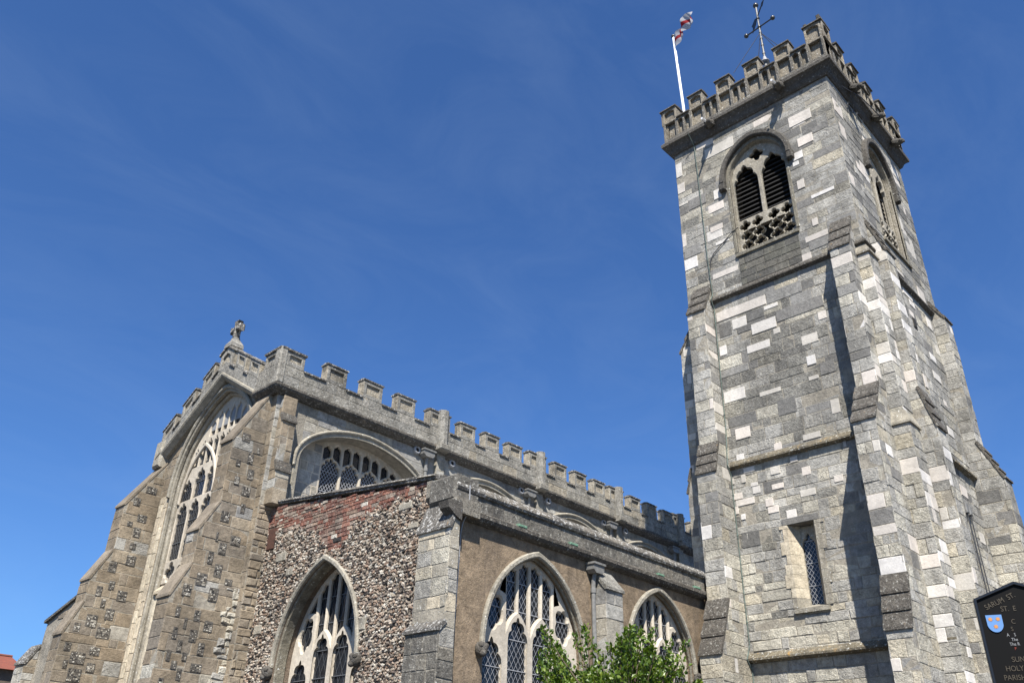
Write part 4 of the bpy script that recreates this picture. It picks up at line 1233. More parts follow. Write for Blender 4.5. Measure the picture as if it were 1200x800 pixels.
def aisle():
    root = thing('church_aisle', (14.5, 13.5, 0), 'low south aisle with flint west wall, brown roughcast south wall and tall pointed windows', 'church aisle')
    fs_, fw_ = SF(AY), WF(AX0)
    A1 = Arch(12.95, 1.46, 4.42, 6.29, 1.9)
    A2 = Arch(17.29, 1.30, 4.75, 6.40, 1.9)
    AW = Arch(-15.46, 1.42, 4.35, 6.40, 1.9)
    VZ = lambda y: 7.42 + (y - 11.9) * 0.1195          # top of the west wall below its coping
    # south wall
    mb = MB()
    mb.plate(fs_, [(10.6, 0), (10.6, 6.8), (19.6, 6.8), (19.6, 0)], [A1.poly(18), A2.poly(18)], -0.7, 0.0, 0, 0)
    mb.build('south_wall', ['render'], root)
    perp4(fs_, A1, root, 4.66, 5.12, rec=0.15)
    perp4(fs_, A2, root, 4.95, 5.38, rec=0.15)
    # west wall
    BL = [(11.0, 7.5), (12.3, 7.34), (12.6, 7.26), (13.4, 7.15), (14.4, 7.12), (14.6, 6.98), (14.95, 6.62), (15.25, 6.50), (15.45, 6.55), (15.62, 6.72), (15.9, 7.16), (16.6, 7.28), (17.4, 7.36), (18.0, 7.42), (19, 7.5)]
    rb = random.Random(2)
    jit = [rb.uniform(-0.11, 0.11) for _ in range(400)]
    def blo(y):
        for (a, za), (b, zb) in zip(BL, BL[1:]):
            if a <= y <= b: return za + (zb - za) * (y - a) / (b - a) + jit[int(y * 12) % 400]
        return 7.4
    mb = MB()
    mb.plate(fw_, [(-18.3, 0), (-18.3, VZ(18.3)), (-11.53, VZ(11.53) - 0.2), (-11.53, 0)], [AW.poly(18)], -0.7, 0.0, 0, 0)
    ao = AW.off(0.08)
    def okf(u, v):
        y = -u
        if not (12.22 < y < 18.22): return False
        if v > min(blo(y) + rb.uniform(-0.04, 0.14), VZ(y) - 0.06): return False
        if v > ao.sill - 0.1 and abs(u - ao.c) < ao.half(v): return False
        if 17.58 < y < 17.9 and 7.0 < v < 7.55: return False
        return True
    flints(mb, fw_, -18.3, -12.2, 2.6, 7.9, okf, 0.069, 3, 1, 0.032)
    flints(mb, fw_, -18.3, -12.2, 0.0, 2.6, okf, 0.16, 4, 1, 0.04)
    def bsp(a, b):
        out, cur = [], None
        y = 12.3
        m_ = (a + b) / 2
        while y < 18.2:
            on = blo(y) < m_ < VZ(y) - 0.05 and not (17.58 < y < 17.9 and 7.0 < m_ < 7.55)
            if on and cur is None: cur = y
            if not on and cur is not None:
                out.append((-y, -cur)); cur = None
            y += 0.06
        if cur is not None: out.append((-18.2, -cur))
        return [q for q in out if q[1] - q[0] > 0.1]
    lay(mb, fw_, 6.45, 8.2, bsp, 0.078, 0.2, lambda u, v, rg: 1 if rg.random() < 0.10 else 2, 91, 0.006, 0.026, 0.008, 0.004, 0.006)
    # a few larger dressed stones among the flint
    for y, z, a, b in ((16.75, 6.35, 0.28, 0.17), (12.9, 7.05, 0.4, 0.14), (13.9, 4.9, 0.2, 0.25), (17.2, 6.75, 0.4, 0.2), (12.6, 6.6, 0.3, 0.12), (17.7, 5.2, 0.3, 0.2)):
        mb.box(fw_, -y - a / 2, -y + a / 2, z - b / 2, z + b / 2, -0.01, 0.045, 3, 0.015)
    mb.build('west_wall', ['flintbed', 'flint', 'brick', 'hood'], root)
    perp4(fw_, AW, root, 4.55, 5.02, rec=0.40, latmat='leaddark', lat=0.17, latth=0.004, latslope=2.2)
    mb = MB()
    mb.box(fw_, -17.88, -17.6, 7.02, 7.53, 0.0, 0.008, 0)  # black slab paints the dark depth behind the bars
    for k in range(5):
        mb.box(fw_, -17.87 + 0.055 * k, -17.84 + 0.055 * k, 7.03, 7.52, 0.008, 0.05, 1)
    mb.build('rusty_grille', ['dark', 'rust'], root)
    # sloping coping of the west wall
    f = Fr((AX0, 0, 0), (0, -1, -0.1195), (0, 0, 1), (-1, 0, 0))
    z0 = VZ(0)
    mb = MB()
    mb.prism(Fr(f.O, f.N, f.V, f.U), [(0.05, z0 - 0.005), (0.06, z0 + 0.05), (-0.1, z0 + 0.11), (-0.6, z0 + 0.11), (-0.6, z0 - 0.01)], -18.15, -12.0, 0)
    rgc = random.Random(6)
    y = 12.0
    while y < 18.1:
        L = rgc.uniform(0.3, 0.6)
        mb.prism(Fr(f.O, f.N, f.V, f.U), [(0.05, z0 + 0.045), (0.07 + rgc.uniform(0, 0.04), z0 + 0.05), (0.07, z0 + 0.08 + rgc.uniform(0, 0.02)), (-0.3, z0 + 0.15)], -min(18.14, y + L), -y - 0.006, 0)
        y += L
    mb.build('verge_coping', ['cope'], root)
    # corner: parapet end block, corbel head, clasping buttress
    mb = MB()
    mb.box(fw_, -12.12, -11.36, 6.86, 7.38, -0.5, 0.12, 0, 0.05)
    mb.box(fw_, -11.66, -11.28, 6.60, 6.90, -0.5, 0.15, 0, 0.06)
    mb.box(fw_, -12.30, -12.05, 7.0, 7.45, -0.4, 0.07, 0, 0.06)
    mb.build('kneeler', ['weathdark'], root)
    mb = MB()
    mb.prism(Fr((0, 11.34, 0), (1, 0, 0), (0, 0, 1), (0, -1, 0)), [(10.56, 6.44), (10.40, 6.50), (10.22, 6.62), (10.18, 6.74), (10.30, 6.80), (10.56, 6.78)], -0.16, 0.10)
    mb.build('carved_corbel', ['cornice'], root)
    buttress(root, fw_, -12.16, -11.30, [(0, 4.46, 0.38), (4.62, 6.30, 0.24), (6.82, 6.86, 0.05)], 93, ('mortar', 'navepale', 'new', 'hood', 'towertan', 'weathdark'),
             lambda u, v, rg: 5 if v < 4.3 else rg.choice((1, 3, 3, 4)), 'cope', 0.28, 0.42, steps=2, lip=0.05, cap_extra=0.03, core=-0.003)
    # middle buttress between the windows
    buttress(root, fs_, 14.80, 15.38, [(0, 6.0, 0.34), (6.42, 6.46, 0.02)], 94, ('mortar', 'cler', 'new', 'hood', 'weath'),
             lambda u, v, rg: rg.choice((1, 1, 3)), 'weath', 0.33, 0.5, steps=2, lip=0.05, cap_extra=0.03)
    # parapet with moulded string and lichened coping
    fp = SF(AY - 0.10)
    mb = MB()
    mb.box(fp, 10.62, 19.25, 6.66, 7.12, -0.32, -0.008, 0)
    lay(mb, fp, 6.76, 7.12, lambda a, b: [(10.6, 19.25)], 0.4, 0.8, 0, 95, 0.0, 0.008, 0.008, 0.003, 0.004)
    po = mb.build('parapet', ['weathdark'], root)
    mb = MB()
    mb.prism(Fr(fp.O, fp.N, fp.V, fp.U), [(-0.1, 6.56), (-0.06, 6.56), (0.03, 6.60), (0.075, 6.66), (0.08, 6.73), (0.02, 6.78), (-0.1, 6.78)], 10.56, 19.25, 0)
    mb.build('string_course', ['copedark'], root)
    rg = random.Random(14)
    mb = MB()
    x = 10.5
    while x < 19.3:
        L = rg.uniform(0.7, 1.1)
        d, e = rg.uniform(-0.012, 0.012), rg.uniform(-0.01, 0.01)
        mb.prism(Fr(fp.O, fp.N, fp.V, fp.U), [(0.05 + d, 7.08), (0.075 + d, 7.13 + e), (0.07 + d, 7.17 + e), (-0.02, 7.29 + e), (-0.34, 7.33 + e), (-0.34, 7.08)], x, min(19.3, x + L) - 0.006, 0)
        x += L
    mb.build('coping', ['cope'], po)
    mb = MB()
    for k, x in enumerate((10.93, 12.33, 13.95, 17.21, 18.8)):
        m1 = MB(); m1.box(fp, x - 0.13, x + 0.13, 6.745, 6.80, 0.0, 0.083, 0, 0.01); m1.build('copper_clip', ['copper'], po)
    # lean-to roof
    mb = MB()
    mb.prism(WF(0), [(-17.99, 7.98), (-17.99, 7.9), (-11.6, 7.1), (-11.6, 7.18)], -30.0, -10.75, 0)
    mb.build('roof', ['leadroof'], root)
aisle()

def north_aisle():
    root = thing('church_north_aisle', (14, 28, 0), 'low north aisle wall with a sloping coped top beyond the far buttress', 'church aisle')
    f = WF(AX0)
    VZ = lambda y: 7.42 - (y - 28.5) * 0.25
    mb = MB()
    mb.prism(f, [(-30.6, 0), (-30.6, VZ(30.6)), (-24.0, VZ(24.0)), (-24.0, 0)], -0.7, 0.0, 0)
    lay(mb, f, 0, 8.4, lambda a, b: [(-30.6, min(-24.02, -(30.6 - max(0, (VZ(24.0) - b)) / 0.25 * 0 )))] if b < VZ(30.6) else ([(-(28.5 + (7.42 - b) / 0.25), -24.02)] if (28.5 + (7.42 - b) / 0.25) > 24.3 else []), 0.3, 0.5, 1, 97)
    mb.build('west_wall', ['mortar', 'nave'], root)
    mb = MB()
    mb.prism(Fr((AX0, 0, 0), (-1, 0, 0), (0, 0, 1), (0, -1, 0.25)), [(0.09, VZ(0) - 0.02), (0.09, VZ(0) + 0.07), (-0.7, VZ(0) + 0.10), (-0.7, VZ(0) - 0.02)], -30.7, -24.0, 0)
    mb.build('verge_coping', ['copedark'], root)
    buttress(root, f, -31.35, -30.6, [(0, 5.6, 0.35), (6.15, 6.2, 0.05)], 98, ('mortar', 'nave', 'navepale', 'towertan', 'cler'), lambda u, v, rg: rg.choice((1, 3, 4)), 'cope', 0.26, 0.35, steps=1)
    mb = MB()
    mb.prism(WF(0), [(-30.7, 6.9), (-30.7, 6.8), (-24.0, 8.4), (-24.0, 8.5)], -30, -10.9, 0)
    mb.build('roof', ['leadroof'], root)
    mb = MB()
    mb.box(NF(31.0), -30, -10.7, 0, 6.7, -0.5, 0.0, 0)
    mb.build('north_wall', ['nave'], root)
north_aisle()
# ================================================================== FIXTURES
def downpipe(name, label, x, y, ztop, zbot, w_, px=0.0, group=None, mat='pipe'):
    t = thing(name, (x, y, zbot), label, 'downpipe', group)
    f = SF(y)
    mb = MB()
    P = [(-w_ / 2, ztop), (w_ / 2, ztop), (w_ / 2, ztop - 0.13), (w_ * 0.3, ztop - 0.2), (-w_ * 0.3, ztop - 0.2), (-w_ / 2, ztop - 0.13)]
    mb.prism(f, [(x + a, b) for a, b in P], 0.02, 0.24, 0)
    mb.box(f, x - w_ / 2 - 0.025, x + w_ / 2 + 0.025, ztop - 0.02, ztop + 0.025, 0.0, 0.27, 0)
    mb.build('hopper_head', [mat], t)
    mb = MB()
    q = x + px
    mb.tube([f.p(x + px * 0.3, ztop - 0.18, 0.12), f.p(q, ztop - 0.34, 0.09), f.p(q, ztop - 0.45, 0.08), f.p(q, zbot, 0.08)], 0.05, 10)
    z = ztop - 0.55
    while z > zbot:
        mb.tube([f.p(q, z + 0.05, 0.08), f.p(q, z - 0.05, 0.08)], 0.066, 10)
        z -= 1.6
    mb.build('pipe', [mat], t, smooth=False)
    return t
pos = ['nearest the west end', 'second from the west end', 'third from the west end', 'half hidden next to the tower']
for k, x in enumerate((15.24, 19.72, 24.1, 28.1)):
    downpipe('downpipe', 'grey hopper and downpipe under the nave parapet ' + pos[k], x, CY - 0.02, 10.98, 8.2, 0.42, 0.02, 'rainwater pipes on the clerestory')
downpipe('downpipe', 'grey hopper and long downpipe on the brown roughcast aisle wall beside its buttress', 14.72, AY - 0.0, 6.50, 0.0, 0.36, -0.02)
fit = [(14.92, 'left of the first clerestory hopper'), (16.32, 'right of the first clerestory hopper'), (19.42, 'left of the second clerestory hopper'), (20.75, 'right of the second clerestory hopper'),
       (23.78, 'left of the third clerestory hopper'), (25.08, 'right of the third clerestory hopper'), (28.0, 'on the shaded nave wall nearest the tower')]
for x, s_ in fit:
    t = thing('round_wall_fitting', (x, CY, 10.95), 'small round white rimmed fitting ' + s_, 'wall fitting', 'round fittings on the clerestory')
    f = SF(CY)
    mb = MB()
    n = 20
    prof = [(0.125, 0.01), (0.125, 0.07), (0.11, 0.10), (0.075, 0.10), (0.065, 0.06)]
    V = [f.p(x + r_ * math.cos(2 * math.pi * k / n), 10.95 + r_ * math.sin(2 * math.pi * k / n), d) for r_, d in prof for k in range(n)]
    mb.add(V, [(i * n + k, i * n + (k + 1) % n, (i + 1) * n + (k + 1) % n, (i + 1) * n + k) for i in range(4) for k in range(n)])
    mb.build('rim', ['lead'], t, smooth=True)
    mb = MB()
    V = [f.p(x + r_ * math.cos(2 * math.pi * k / n), 10.95 + r_ * math.sin(2 * math.pi * k / n), d) for r_, d in ((0.066, 0.062), (0.03, 0.05)) for k in range(n)]
    mb.add(V, [(k, (k + 1) % n, n + (k + 1) % n, n + k) for k in range(n)] + [tuple(range(n, 2 * n))])
    mb.build('lens', ['dark'], t)

def strip(name, label, cat, pts, r_, mat, clips=True):
    t = thing(name, pts[-1], label, cat)
    mb = MB()
    mb.tube(pts, r_, 6)
    mb.build('cable', [mat], t)
    if clips:
        L = 0
        for a, b in zip(pts, pts[1:]):
            a, b = Vector(a), Vector(b)
            n = int((b - a).length / 0.9)
            for k in range(n):
                p = a + (b - a) * ((k + 0.5) / max(1, n))
                m2 = MB(); m2.ball(p, r_ * 1.9, 6); m2.build('clip', [mat], t)
    return t
strip('lightning_conductor', 'thin pale lightning conductor running down the aisle wall near its west corner', 'cable', [(10.79, 11.31, 7.2), (10.79, 11.30, 6.72), (10.78, 11.44, 6.5), (10.76, 11.47, 6.3), (10.70, 11.47, 3.6), (10.68, 11.47, 0.0)], 0.012, 'lead')
xw = TX0 - 0.045
strip('lightning_conductor', 'long thin dark green conductor cable running down the tower beside its north west buttress', 'cable',
      [(TX0 - 0.4, 10.74, 22.05), (xw, 10.74, 21.7), (xw, 10.72, 20.2), (xw, 10.70, 17.1), (xw, 10.66, 15.7), (TX0 - 0.18, 10.66, 15.45), (xw, 10.66, 15.2), (TX0 - 0.06, 10.70, 11.2), (TX0 - 0.2, 10.69, 10.15), (xw, 10.70, 9.9), (xw, 10.70, 5.5), (TX0 - 0.24, 10.70, 5.15), (xw, 10.70, 4.9), (xw, 10.70, 0)], 0.016, 'verdigris')
strip('sill_cable', 'thin dark cable curving from the belfry sill down to the conductor on the tower', 'cable',
      [(TX0 - 0.04, 9.55, 17.68), (TX0 - 0.04, 9.75, 17.62), (TX0 - 0.04, 10.0, 17.45), (TX0 - 0.04, 10.25, 17.28), (TX0 - 0.04, 10.48, 17.12), (TX0 - 0.04, 10.6, 16.95), (TX0 - 0.04, 10.66, 16.6)], 0.015, 'pipeblack', False)
# looped cable on an iron bracket under the south cornice
t = thing('cable_bracket', (21.4, 5.9, 21.3), 'thin iron bracket with looped cable under the south side of the tower cornice', 'cable')
mb = MB()
for c_ in ((21.45, 21.42), (22.15, 21.5)):
    mb.tube([(c_[0] + 0.22 * math.cos(a * 0.4) * (1 + 0.12 * (a > 15)), 5.98 - 0.012 * (a % 3), c_[1] + 0.17 * math.sin(a * 0.4)) for a in range(30)], 0.011, 5)
mb.build('cable_loop', ['pipeblack'], t)
mb = MB()
mb.tube([(20.75, 5.9, 21.78), (21.6, 5.62, 21.72), (22.9, 5.55, 21.82)], 0.016, 6)
mb.build('bracket', ['pipeblack'], t)
for k, (x, s_) in enumerate(((23.36, 'nearer'), (23.62, 'farther'))):
    t = thing('slim_pipe', (x, TY0 - 0.06, 5.3), 'thin dark pipe on the tower south face, %s of a pair' % s_, 'pipe')
    mb = MB(); mb.tube([(x, TY0 - 0.07, 8.9), (x, TY0 - 0.07, 5.3)], 0.013, 8); mb.build('tube', ['pipeblack'], t)
    mb = MB(); mb.box(SF(TY0), x - 0.09, x + 0.09, 8.75, 9.02, 0.0, 0.11, 0, 0.02); mb.build('bracket_box', ['pipe'], t)

# ================================================================== FLAG AND VANE
def flag():
    t = thing('flagpole', (20.8, 11.5, 22.25), 'white flagpole standing on the tower roof behind the battlements', 'flagpole')
    mb = MB()
    mb.tube([(20.8, 11.45, 22.25), (20.8, 11.46, 24.6), (20.8, 11.58, 28.36)], 0.066, 12, 0, 0.042)
    mb.build('pole', ['white'], t, smooth=True)
    mb = MB()
    mb.ball((20.8, 11.585, 28.42), 0.085, 10)
    mb.build('truck', ['pipeblack'], t, smooth=True)
    # flag of a red cross on white, blown towards the viewer and folded
    m, n, l, b = newmat('flag_cloth')
    uv = n.new('ShaderNodeUVMap')
    sx = n.new('ShaderNodeSeparateXYZ')
    l.new(uv.outputs[0], sx.inputs[0])
    def band(o, c, h):
        a = n.new('ShaderNodeMath'); a.operation = 'SUBTRACT'; a.inputs[1].default_value = c
        l.new(o, a.inputs[0])
        q = n.new('ShaderNodeMath'); q.operation = 'ABSOLUTE'; l.new(a.outputs[0], q.inputs[0])
        z = n.new('ShaderNodeMath'); z.operation = 'LESS_THAN'; z.inputs[1].default_value = h
        l.new(q.outputs[0], z.inputs[0])
        return z.outputs[0]
    mx = n.new('ShaderNodeMath'); mx.operation = 'MAXIMUM'
    l.new(band(sx.outputs[0], 0.5, 0.075), mx.inputs[0])
    l.new(band(sx.outputs[1], 0.5, 0.12), mx.inputs[1])
    c = mixc(n, l, mx.outputs[0], (0.42, 0.42, 0.44), (0.33, 0.015, 0.02))
    l.new(c, b.inputs['Base Color'])
    b.inputs['Roughness'].default_value = 0.9
    tr = n.new('ShaderNodeBsdfTranslucent')
    l.new(c, tr.inputs['Color'])
    ms = n.new('ShaderNodeMixShader'); ms.inputs[0].default_value = 0.35
    l.new(b.outputs[0], ms.inputs[1]); l.new(tr.outputs[0], ms.inputs[2])
    l.new(ms.outputs[0], n['Material Output'].inputs[0])
    NU, NV = 40, 16
    V, UV = [], []
    d = Vector((-0.56, -0.83, 0.0)).normalized()
    s_ = Vector((d.y, -d.x, 0))
    top = Vector((20.76, 11.53, 28.30))
    Ls, Hs = 1.6, 0.6
    for i in range(NU + 1):
        u = i / NU
        for j in range(NV + 1):
            v = j / NV
            fold = 0.13 * math.sin(u * 11 + v * 2.2) * min(1, u * 3) + 0.05 * math.sin(u * 23 - v * 5) * u
            p = top + d * (u * Ls * 0.84) + s_ * (fold - 0.10 * v * u) - Vector((0, 0, Hs)) * v * (1 - 0.35 * u)
            p.z += 0.05 * math.sin(u * 9 + v) * u - 0.20 * u * u * (0.4 + v)
            V.append(p); UV.append((u, 1 - v))
    fs = [(i * (NV + 1) + j, (i + 1) * (NV + 1) + j, (i + 1) * (NV + 1) + j + 1, i * (NV + 1) + j + 1) for i in range(NU) for j in range(NV)]
    mb = MB(); mb.add(V, fs)
    o = mb.build('flag', [m], None, True, False)
    ul = o.data.uv_layers.new(name='UVMap')
    for lp in o.data.loops:
        ul.data[lp.index].uv = UV[lp.vertex_index]
    tag(o, 'white flag with a red cross flying from the flagpole on the tower', 'flag')
flag()
def vane():
    x, y = 20.8, 8.16
    t = thing('weather_vane', (x, y, 22.25), 'tall iron weather vane with balls on its cross bar and stays, above the tower battlements', 'weather vane')
    mb = MB()
    mb.tube([(x, y, 22.25), (x, y, 24.7)], 0.06, 10)
    mb.tube([(x, y, 24.6), (x, y, 27.3)], 0.035, 10, 0)
    for z in (24.95, 25.35, 25.7, 26.0):
        mb.tube([(x, y, z - 0.03), (x, y, z + 0.03)], 0.05, 10)
    mb.build('mast', ['pipe'], t)
    mb = MB()
    n = 14
    V = [(x + r_ * math.cos(2 * math.pi * k / n), y + r_ * math.sin(2 * math.pi * k / n), z) for r_, z in ((0.15, 24.5), (0.14, 24.56), (0.07, 24.66), (0.055, 24.76)) for k in range(n)]
    mb.add(V, [(i * n + k, i * n + (k + 1) % n, (i + 1) * n + (k + 1) % n, (i + 1) * n + k) for i in range(3) for k in range(n)] + [tuple(reversed(range(n))), tuple(range(3 * n, 4 * n))])
    mb.build('base_cap', ['lead'], t, smooth=True)
    mb = MB(); mb.ball((x, y, 27.38), 0.10, 12); mb.build('top_ball', ['gold'], t, smooth=True)
    mb = MB(); mb.ball((x, y, 26.26), 0.07, 10); mb.ball((x, y, 26.7), 0.065, 10); mb.build('collar', ['pipeblack'], t, smooth=True)
    mb = MB(); mb.tube([(x + 0.05, y + 0.54, 26.26), (x - 0.05, y - 0.54, 26.26)], 0.026, 8); mb.build('cross_bar', ['pipeblack'], t)
    for s_ in (1, -1):
        mb = MB(); mb.ball((x + 0.05 * s_, y + 0.54 * s_, 26.26), 0.085, 12); mb.build('ball', ['gold'], t, smooth=True)
    d = Vector((0.85, 0.87, 0)).normalized()
    f = Fr((x, y, 26.82), d, (0, 0, 1), (d.y, -d.x, 0))
    mb = MB()
    mb.plate(f, [(-0.72, 0.0), (-0.5, 0.09), (-0.42, 0.035), (0.12, 0.03), (0.24, 0.14), (0.62, 0.17), (0.52, 0.0), (0.62, -0.17), (0.24, -0.14), (0.12, -0.03), (-0.42, -0.035), (-0.5, -0.09)], [], -0.012, 0.012, 0.003)
    mb.build('arrow', ['pipeblack'], t)
    for a, b in ((1.0, 0.9), (-1.0, 0.9), (1.0, -0.9), (-1.0, -0.9), (0.1, 0.45)):
        mb = MB(); mb.tube([(x, y, 25.98), (x + a * 0.75, y + b * 0.95, 24.0)], 0.011, 5); mb.build('stay', ['pipeblack'], t)
vane()

# ================================================================== NOTICE BOARD
def board():
    tip = Vector((7.797, 1.789, 3.376))
    a = R(12.92 + 8)
    U = Vector((math.sin(a), -math.cos(a), 0)); N = Vector((-math.cos(a), -math.sin(a), 0))
    t = thing('notice_board', (tip.x, tip.y, 0), 'black gabled church notice board with gold lettering and a blue shield', 'notice board')
    f = Fr((tip.x, tip.y, 0), U, (0, 0, 1), N)
    hw, ze, zb = 0.315, 3.255, 1.35
    O = [(-hw, zb), (-hw, ze), (0, 3.376), (hw, ze), (hw, zb)]
    BLK = plain('black_gloss_board', (0.005, 0.005, 0.005), 0.6)
    BLK.node_tree.nodes['Principled BSDF'].inputs['Specular IOR Level'].default_value = 0.08
    mb = MB(); mb.prism(f, [(u * 0.97, v - 0.01) for u, v in O], -0.05, -0.006); 
    bo = mb.build('board', [BLK], t)
    mb = MB()
    k = 0.022
    I = [(-hw + k, zb + k), (-hw + k, ze - 0.013), (0, 3.376 - k * 1.15), (hw - k, ze - 0.013), (hw - k, zb + k)]
    mb.plate(f, O, [I], -0.055, 0.012, 0.004)
    mb.build('frame', [plain('black_frame_paint', (0.006, 0.006, 0.007), 0.3)], t)
    for s_ in (-1, 1):
        mb = MB(); mb.box(f, s_ * 0.24 - 0.035, s_ * 0.24 + 0.035, 0, zb + 0.3, -0.13, -0.056); mb.build('post', [plain('post_paint', (0.02, 0.02, 0.02), 0.6)], t)
    gold = plain('gold_lettering', (0.045, 0.034, 0.017), 0.5)
    white = plain('white_lettering', (0.20, 0.20, 0.20), 0.5)
    red = plain('red_lettering', (0.20, 0.025, 0.01), 0.5)
    def text(s, u, v, size, mat, ang=0.0, nm='lettering', wx=0.85):
        cu = bpy.data.curves.new('txt', 'FONT')
        cu.body = s; cu.size = size; cu.extrude = 0.0015
        ob = bpy.data.objects.new('txt', cu)
        me = bpy.data.meshes.new_from_object(ob)
        mb = MB()
        c, sn = math.cos(ang), math.sin(ang)
        mb.add([f.p(u + q.co.x * wx * c - q.co.y * sn, v + q.co.x * wx * sn + q.co.y * c, q.co.z - 0.0035) for q in me.vertices], [tuple(p.vertices) for p in me.polygons])
        bpy.data.objects.remove(ob); bpy.data.curves.remove(cu); bpy.data.meshes.remove(me)
        mb.build(nm, [mat], t)
    text('SARUM  ST.', -0.238, 3.165, 0.058, gold, R(22))
    text('ST.  E', -0.138, 3.150, 0.056, gold)
    text('C', -0.085, 3.052, 0.05, gold)
    text('S', -0.100, 2.998, 0.045, gold)
    text('A    S', -0.140, 2.958, 0.034, white)
    text('The', -0.115, 2.922, 0.034, white)
    text('The R', -0.135, 2.888, 0.034, white)
    text('P', -0.108, 2.856, 0.03, red)
    text('SUND', -0.148, 2.768, 0.056, gold)
    text('HOLY  C', -0.205, 2.702, 0.056, gold)
    text('PARISH', -0.232, 2.636, 0.056, gold)
    S = [(-0.258, 3.118), (-0.150, 3.118)]
    sh = [(-0.258, 3.125), (-0.143, 3.125)] + [(-0.2005 + 0.0575 * math.cos(q), 3.06 + 0.068 * (math.sin(q))) for q in [-i * math.pi / 14 for i in range(1, 14)]]
    sh = [(u, v) if v > 3.0 or abs(u + 0.2005) > 0.03 else (u, v) for u, v in sh]
    mb = MB(); mb.prism(f, sh, -0.0055, 0.002); so_ = mb.build('shield', [plain('shield_blue', (0.08, 0.19, 0.40), 0.5)], t)
    for u, v in ((-0.228, 3.092), (-0.174, 3.092), (-0.2, 3.035)):
        mb = MB()
        P = [(u + (0.018 if k % 2 else 0.011) * math.cos(k * math.pi / 8), v + (0.018 if k % 2 else 0.011) * math.sin(k * math.pi / 8)) for k in range(16)]
        mb.prism(f, P, 0.0, 0.004)
        mb.build('sunburst', [plain('shield_orange', (0.42, 0.18, 0.04), 0.5)], so_)
board()

# ================================================================== TREE
def tree():
    rg = random.Random(31)
    bx, by = 8.86, 6.5
    t = thing('small_tree', (bx, by, 0), 'small bright green leafy tree in front of the aisle windows', 'tree')
    side = Vector((0.588, -0.809, 0))
    deep = Vector((0.809, 0.588, 0))
    wood = MB()
    tips = []
    wood.tube([(bx, by, 0), (bx + 0.03, by, 0.6), (bx - 0.02, by + 0.03, 1.2), (bx, by, 1.7)], 0.06, 8, 0, 0.04)
    # tip targets: outline of the crown, in (across, depth, height)
    targets = []
    for k in range(400):
        while True:
            s_, d_, z_ = rg.uniform(-1.02, 0.88), rg.uniform(-0.7, 0.7), rg.uniform(1.7, 3.95)
            lim = 3.42 + 0.22 * math.sin(s_ * 5.2 + 0.6) + 0.10 * math.sin(s_ * 13)
            if z_ < lim and (d_ / 0.7) ** 2 + ((s_ + 0.05) / 1.0) ** 2 < 1.05: break
        targets.append((s_, d_, z_))
    for s_, z_ in ((-0.95, 3.34), (-0.56, 3.62), (-0.42, 3.74), (-0.30, 3.52), (-0.73, 3.30), (-0.12, 3.48), (0.10, 3.63), (0.26, 3.76), (0.40, 3.66), (0.62, 3.55), (0.82, 3.60), (0.78, 3.3), (-0.02, 3.35), (0.5, 3.4), (-0.6, 3.2), (0.92, 3.1), (-0.85, 3.05), (0.2, 3.5)):
        targets.append((s_, rg.uniform(-0.25, 0.25), z_))
    leaves = MB()
    def leaf(p, d, L):
        d = d.normalized()
        a = d.orthogonal().normalized()
        a = (Matrix.Rotation(rg.uniform(0, 6.28), 3, d) @ a)
        up = d.cross(a)
        W = L * 0.27
        m = p + d * L * 0.5
        V = [p, m + a * W + up * W * 0.35, p + d * L - up * L * 0.12, m - a * W + up * W * 0.35, m]
        leaves.add(V, [(0, 4, 1), (1, 4, 2), (2, 4, 3), (3, 4, 0)])
    for s_, d_, z_ in targets:
        tip = Vector((bx, by, 0)) + side * s_ + deep * d_ + Vector((0, 0, z_))
        st = Vector((bx + s_ * 0.05, by, 1.3 + 0.9 * max(0, (z_ - 1.8) / 2) * rg.uniform(0.5, 1)))
        mid = st.lerp(tip, 0.55) + Vector((rg.uniform(-.1, .1), rg.uniform(-.1, .1), rg.uniform(-0.12, 0.02)))
        mid2 = st.lerp(tip, 0.8) + Vector((rg.uniform(-.05, .05), rg.uniform(-.05, .05), rg.uniform(-0.05, 0.02)))
        pts = [st, mid, mid2, tip]
        wood.tube(pts, 0.014, 5, 0, 0.004)
        dr = (tip - mid).normalized()
        n = rg.randint(60, 85)
        for k in range(n):
            q = rg.uniform(0.25, 1.0) ** 0.7
            p = (mid.lerp(mid2, q / 0.5) if q < 0.5 else mid2.lerp(tip, (q - 0.5) / 0.5))
            off = Vector((rg.gauss(0, 1), rg.gauss(0, 1), rg.gauss(0, 0.8))) * 0.055 * (1.35 - q)
            leaf(p + off, dr * 0.6 + Vector((rg.gauss(0, 0.8), rg.gauss(0, 0.8), rg.gauss(0.35, 0.6))), rg.uniform(0.045, 0.08))
    wood.build('trunk', [plain('bark', (0.10, 0.075, 0.05), 0.9, 0, 0.3, 30)], t)
    m, n, l, b = newmat('leaf')
    g = n.new('ShaderNodeNewGeometry')
    c = ramp(n, l, g.outputs['Random Per Island'], [(0.030, 0.064, 0.006), (0.055, 0.102, 0.008), (0.088, 0.138, 0.010), (0.040, 0.080, 0.007), (0.135, 0.18, 0.016), (0.064, 0.114, 0.009)])
    l.new(c, b.inputs['Base Color'])
    b.inputs['Roughness'].default_value = 0.42
    tr = n.new('ShaderNodeBsdfTranslucent')
    l.new(mixc(n, l, 1.0, c, (1.5, 1.6, 0.5), 'MULTIPLY'), tr.inputs['Color'])
    ms = n.new('ShaderNodeMixShader'); ms.inputs[0].default_value = 0.22
    l.new(b.outputs[0], ms.inputs[1]); l.new(tr.outputs[0], ms.inputs[2])
    l.new(ms.outputs[0], n['Material Output'].inputs[0])
    leaves.build('crown', [m], t, False, False)
tree()

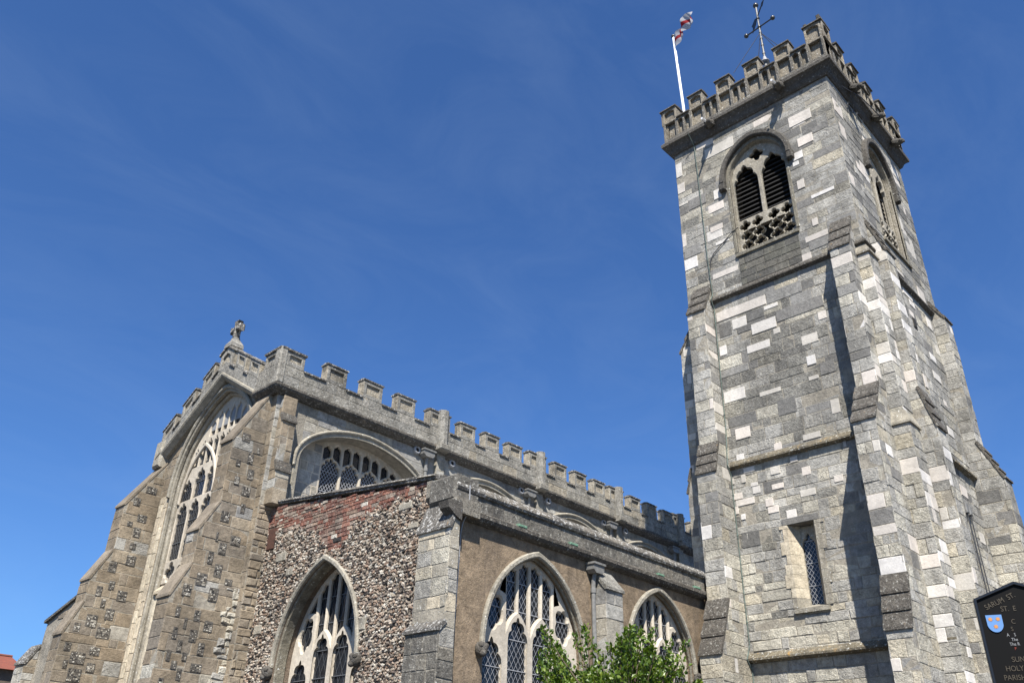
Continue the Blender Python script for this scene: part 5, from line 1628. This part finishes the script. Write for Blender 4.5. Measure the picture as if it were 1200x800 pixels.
# ================================================================== HOUSE BEYOND
def house():
    t = thing('house', (14, 66, 0), 'distant house with a red tiled hipped roof beyond the north aisle', 'house')
    X0, X1, Y0, Y1 = 2.0, 20.4, 61.5, 70.5
    mb = MB()
    mb.box(SF(0), X0, X1, 0, 9.15, -Y1, -Y0)
    wl = mb.build('wall', [plain('dark_house_wall', (0.10, 0.075, 0.055), 0.9, 0, 0.3, 2)], t)
    mb = MB()
    e = 0.35
    zE, zR = 9.1, 10.46
    A = [(X0 - e, Y0 - e, zE), (X1 + e, Y0 - e, zE), (X1 + e, Y1 + e, zE), (X0 - e, Y1 + e, zE)]
    Rg = [(X0 + 1.2, 66, zR), (X1 + 0.75, 66, zR)]
    mb.add(A + Rg, [(0, 1, 5, 4), (1, 2, 5), (2, 3, 4, 5), (3, 0, 4), (3, 2, 1, 0)])
    m, n, l, b = newmat('red_roof_tiles')
    g = n.new('ShaderNodeNewGeometry')
    br = n.new('ShaderNodeTexBrick')
    br.inputs['Scale'].default_value = 1.0
    br.inputs['Brick Width'].default_value = 0.25; br.inputs['Row Height'].default_value = 0.16
    br.inputs['Mortar Size'].default_value = 0.02
    br.inputs['Color1'].default_value = (0.24, 0.055, 0.025, 1); br.inputs['Color2'].default_value = (0.17, 0.042, 0.02, 1); br.inputs['Mortar'].default_value = (0.10, 0.03, 0.02, 1)
    mp = n.new('ShaderNodeMapping'); mp.inputs['Rotation'].default_value = (0, 0, 0)
    l.new(g.outputs['Position'], mp.inputs[0]); l.new(mp.outputs[0], br.inputs['Vector'])
    t2 = noise(n, l, g.outputs['Position'], 2.5)
    l.new(mixc(n, l, rng_map(n, l, t2, 0.4, 0.7, 0, 0.6), br.outputs[0], (0.16, 0.06, 0.03)), b.inputs['Base Color'])
    b.inputs['Roughness'].default_value = 0.85
    mb.build('roof', [m], t)
    mb = MB(); mb.tube([(X0 + 1.2, 66, zR + 0.03), (X1 + 0.75, 66, zR + 0.03)], 0.10, 8); mb.build('ridge_tiles', [m], t)
    for x in (17.5, 13.5, 9.5, 5.5):
        mb = MB(); mb.box(SF(Y0), x - 0.55, x + 0.55, 5.6, 7.2, 0.0, 0.05); w1_ = mb.build('window', ['white'], wl)
        mb = MB(); mb.box(SF(Y0), x - 0.45, x + 0.45, 5.7, 7.1, 0.05, 0.06); mb.build('pane', ['glass'], w1_)
house()
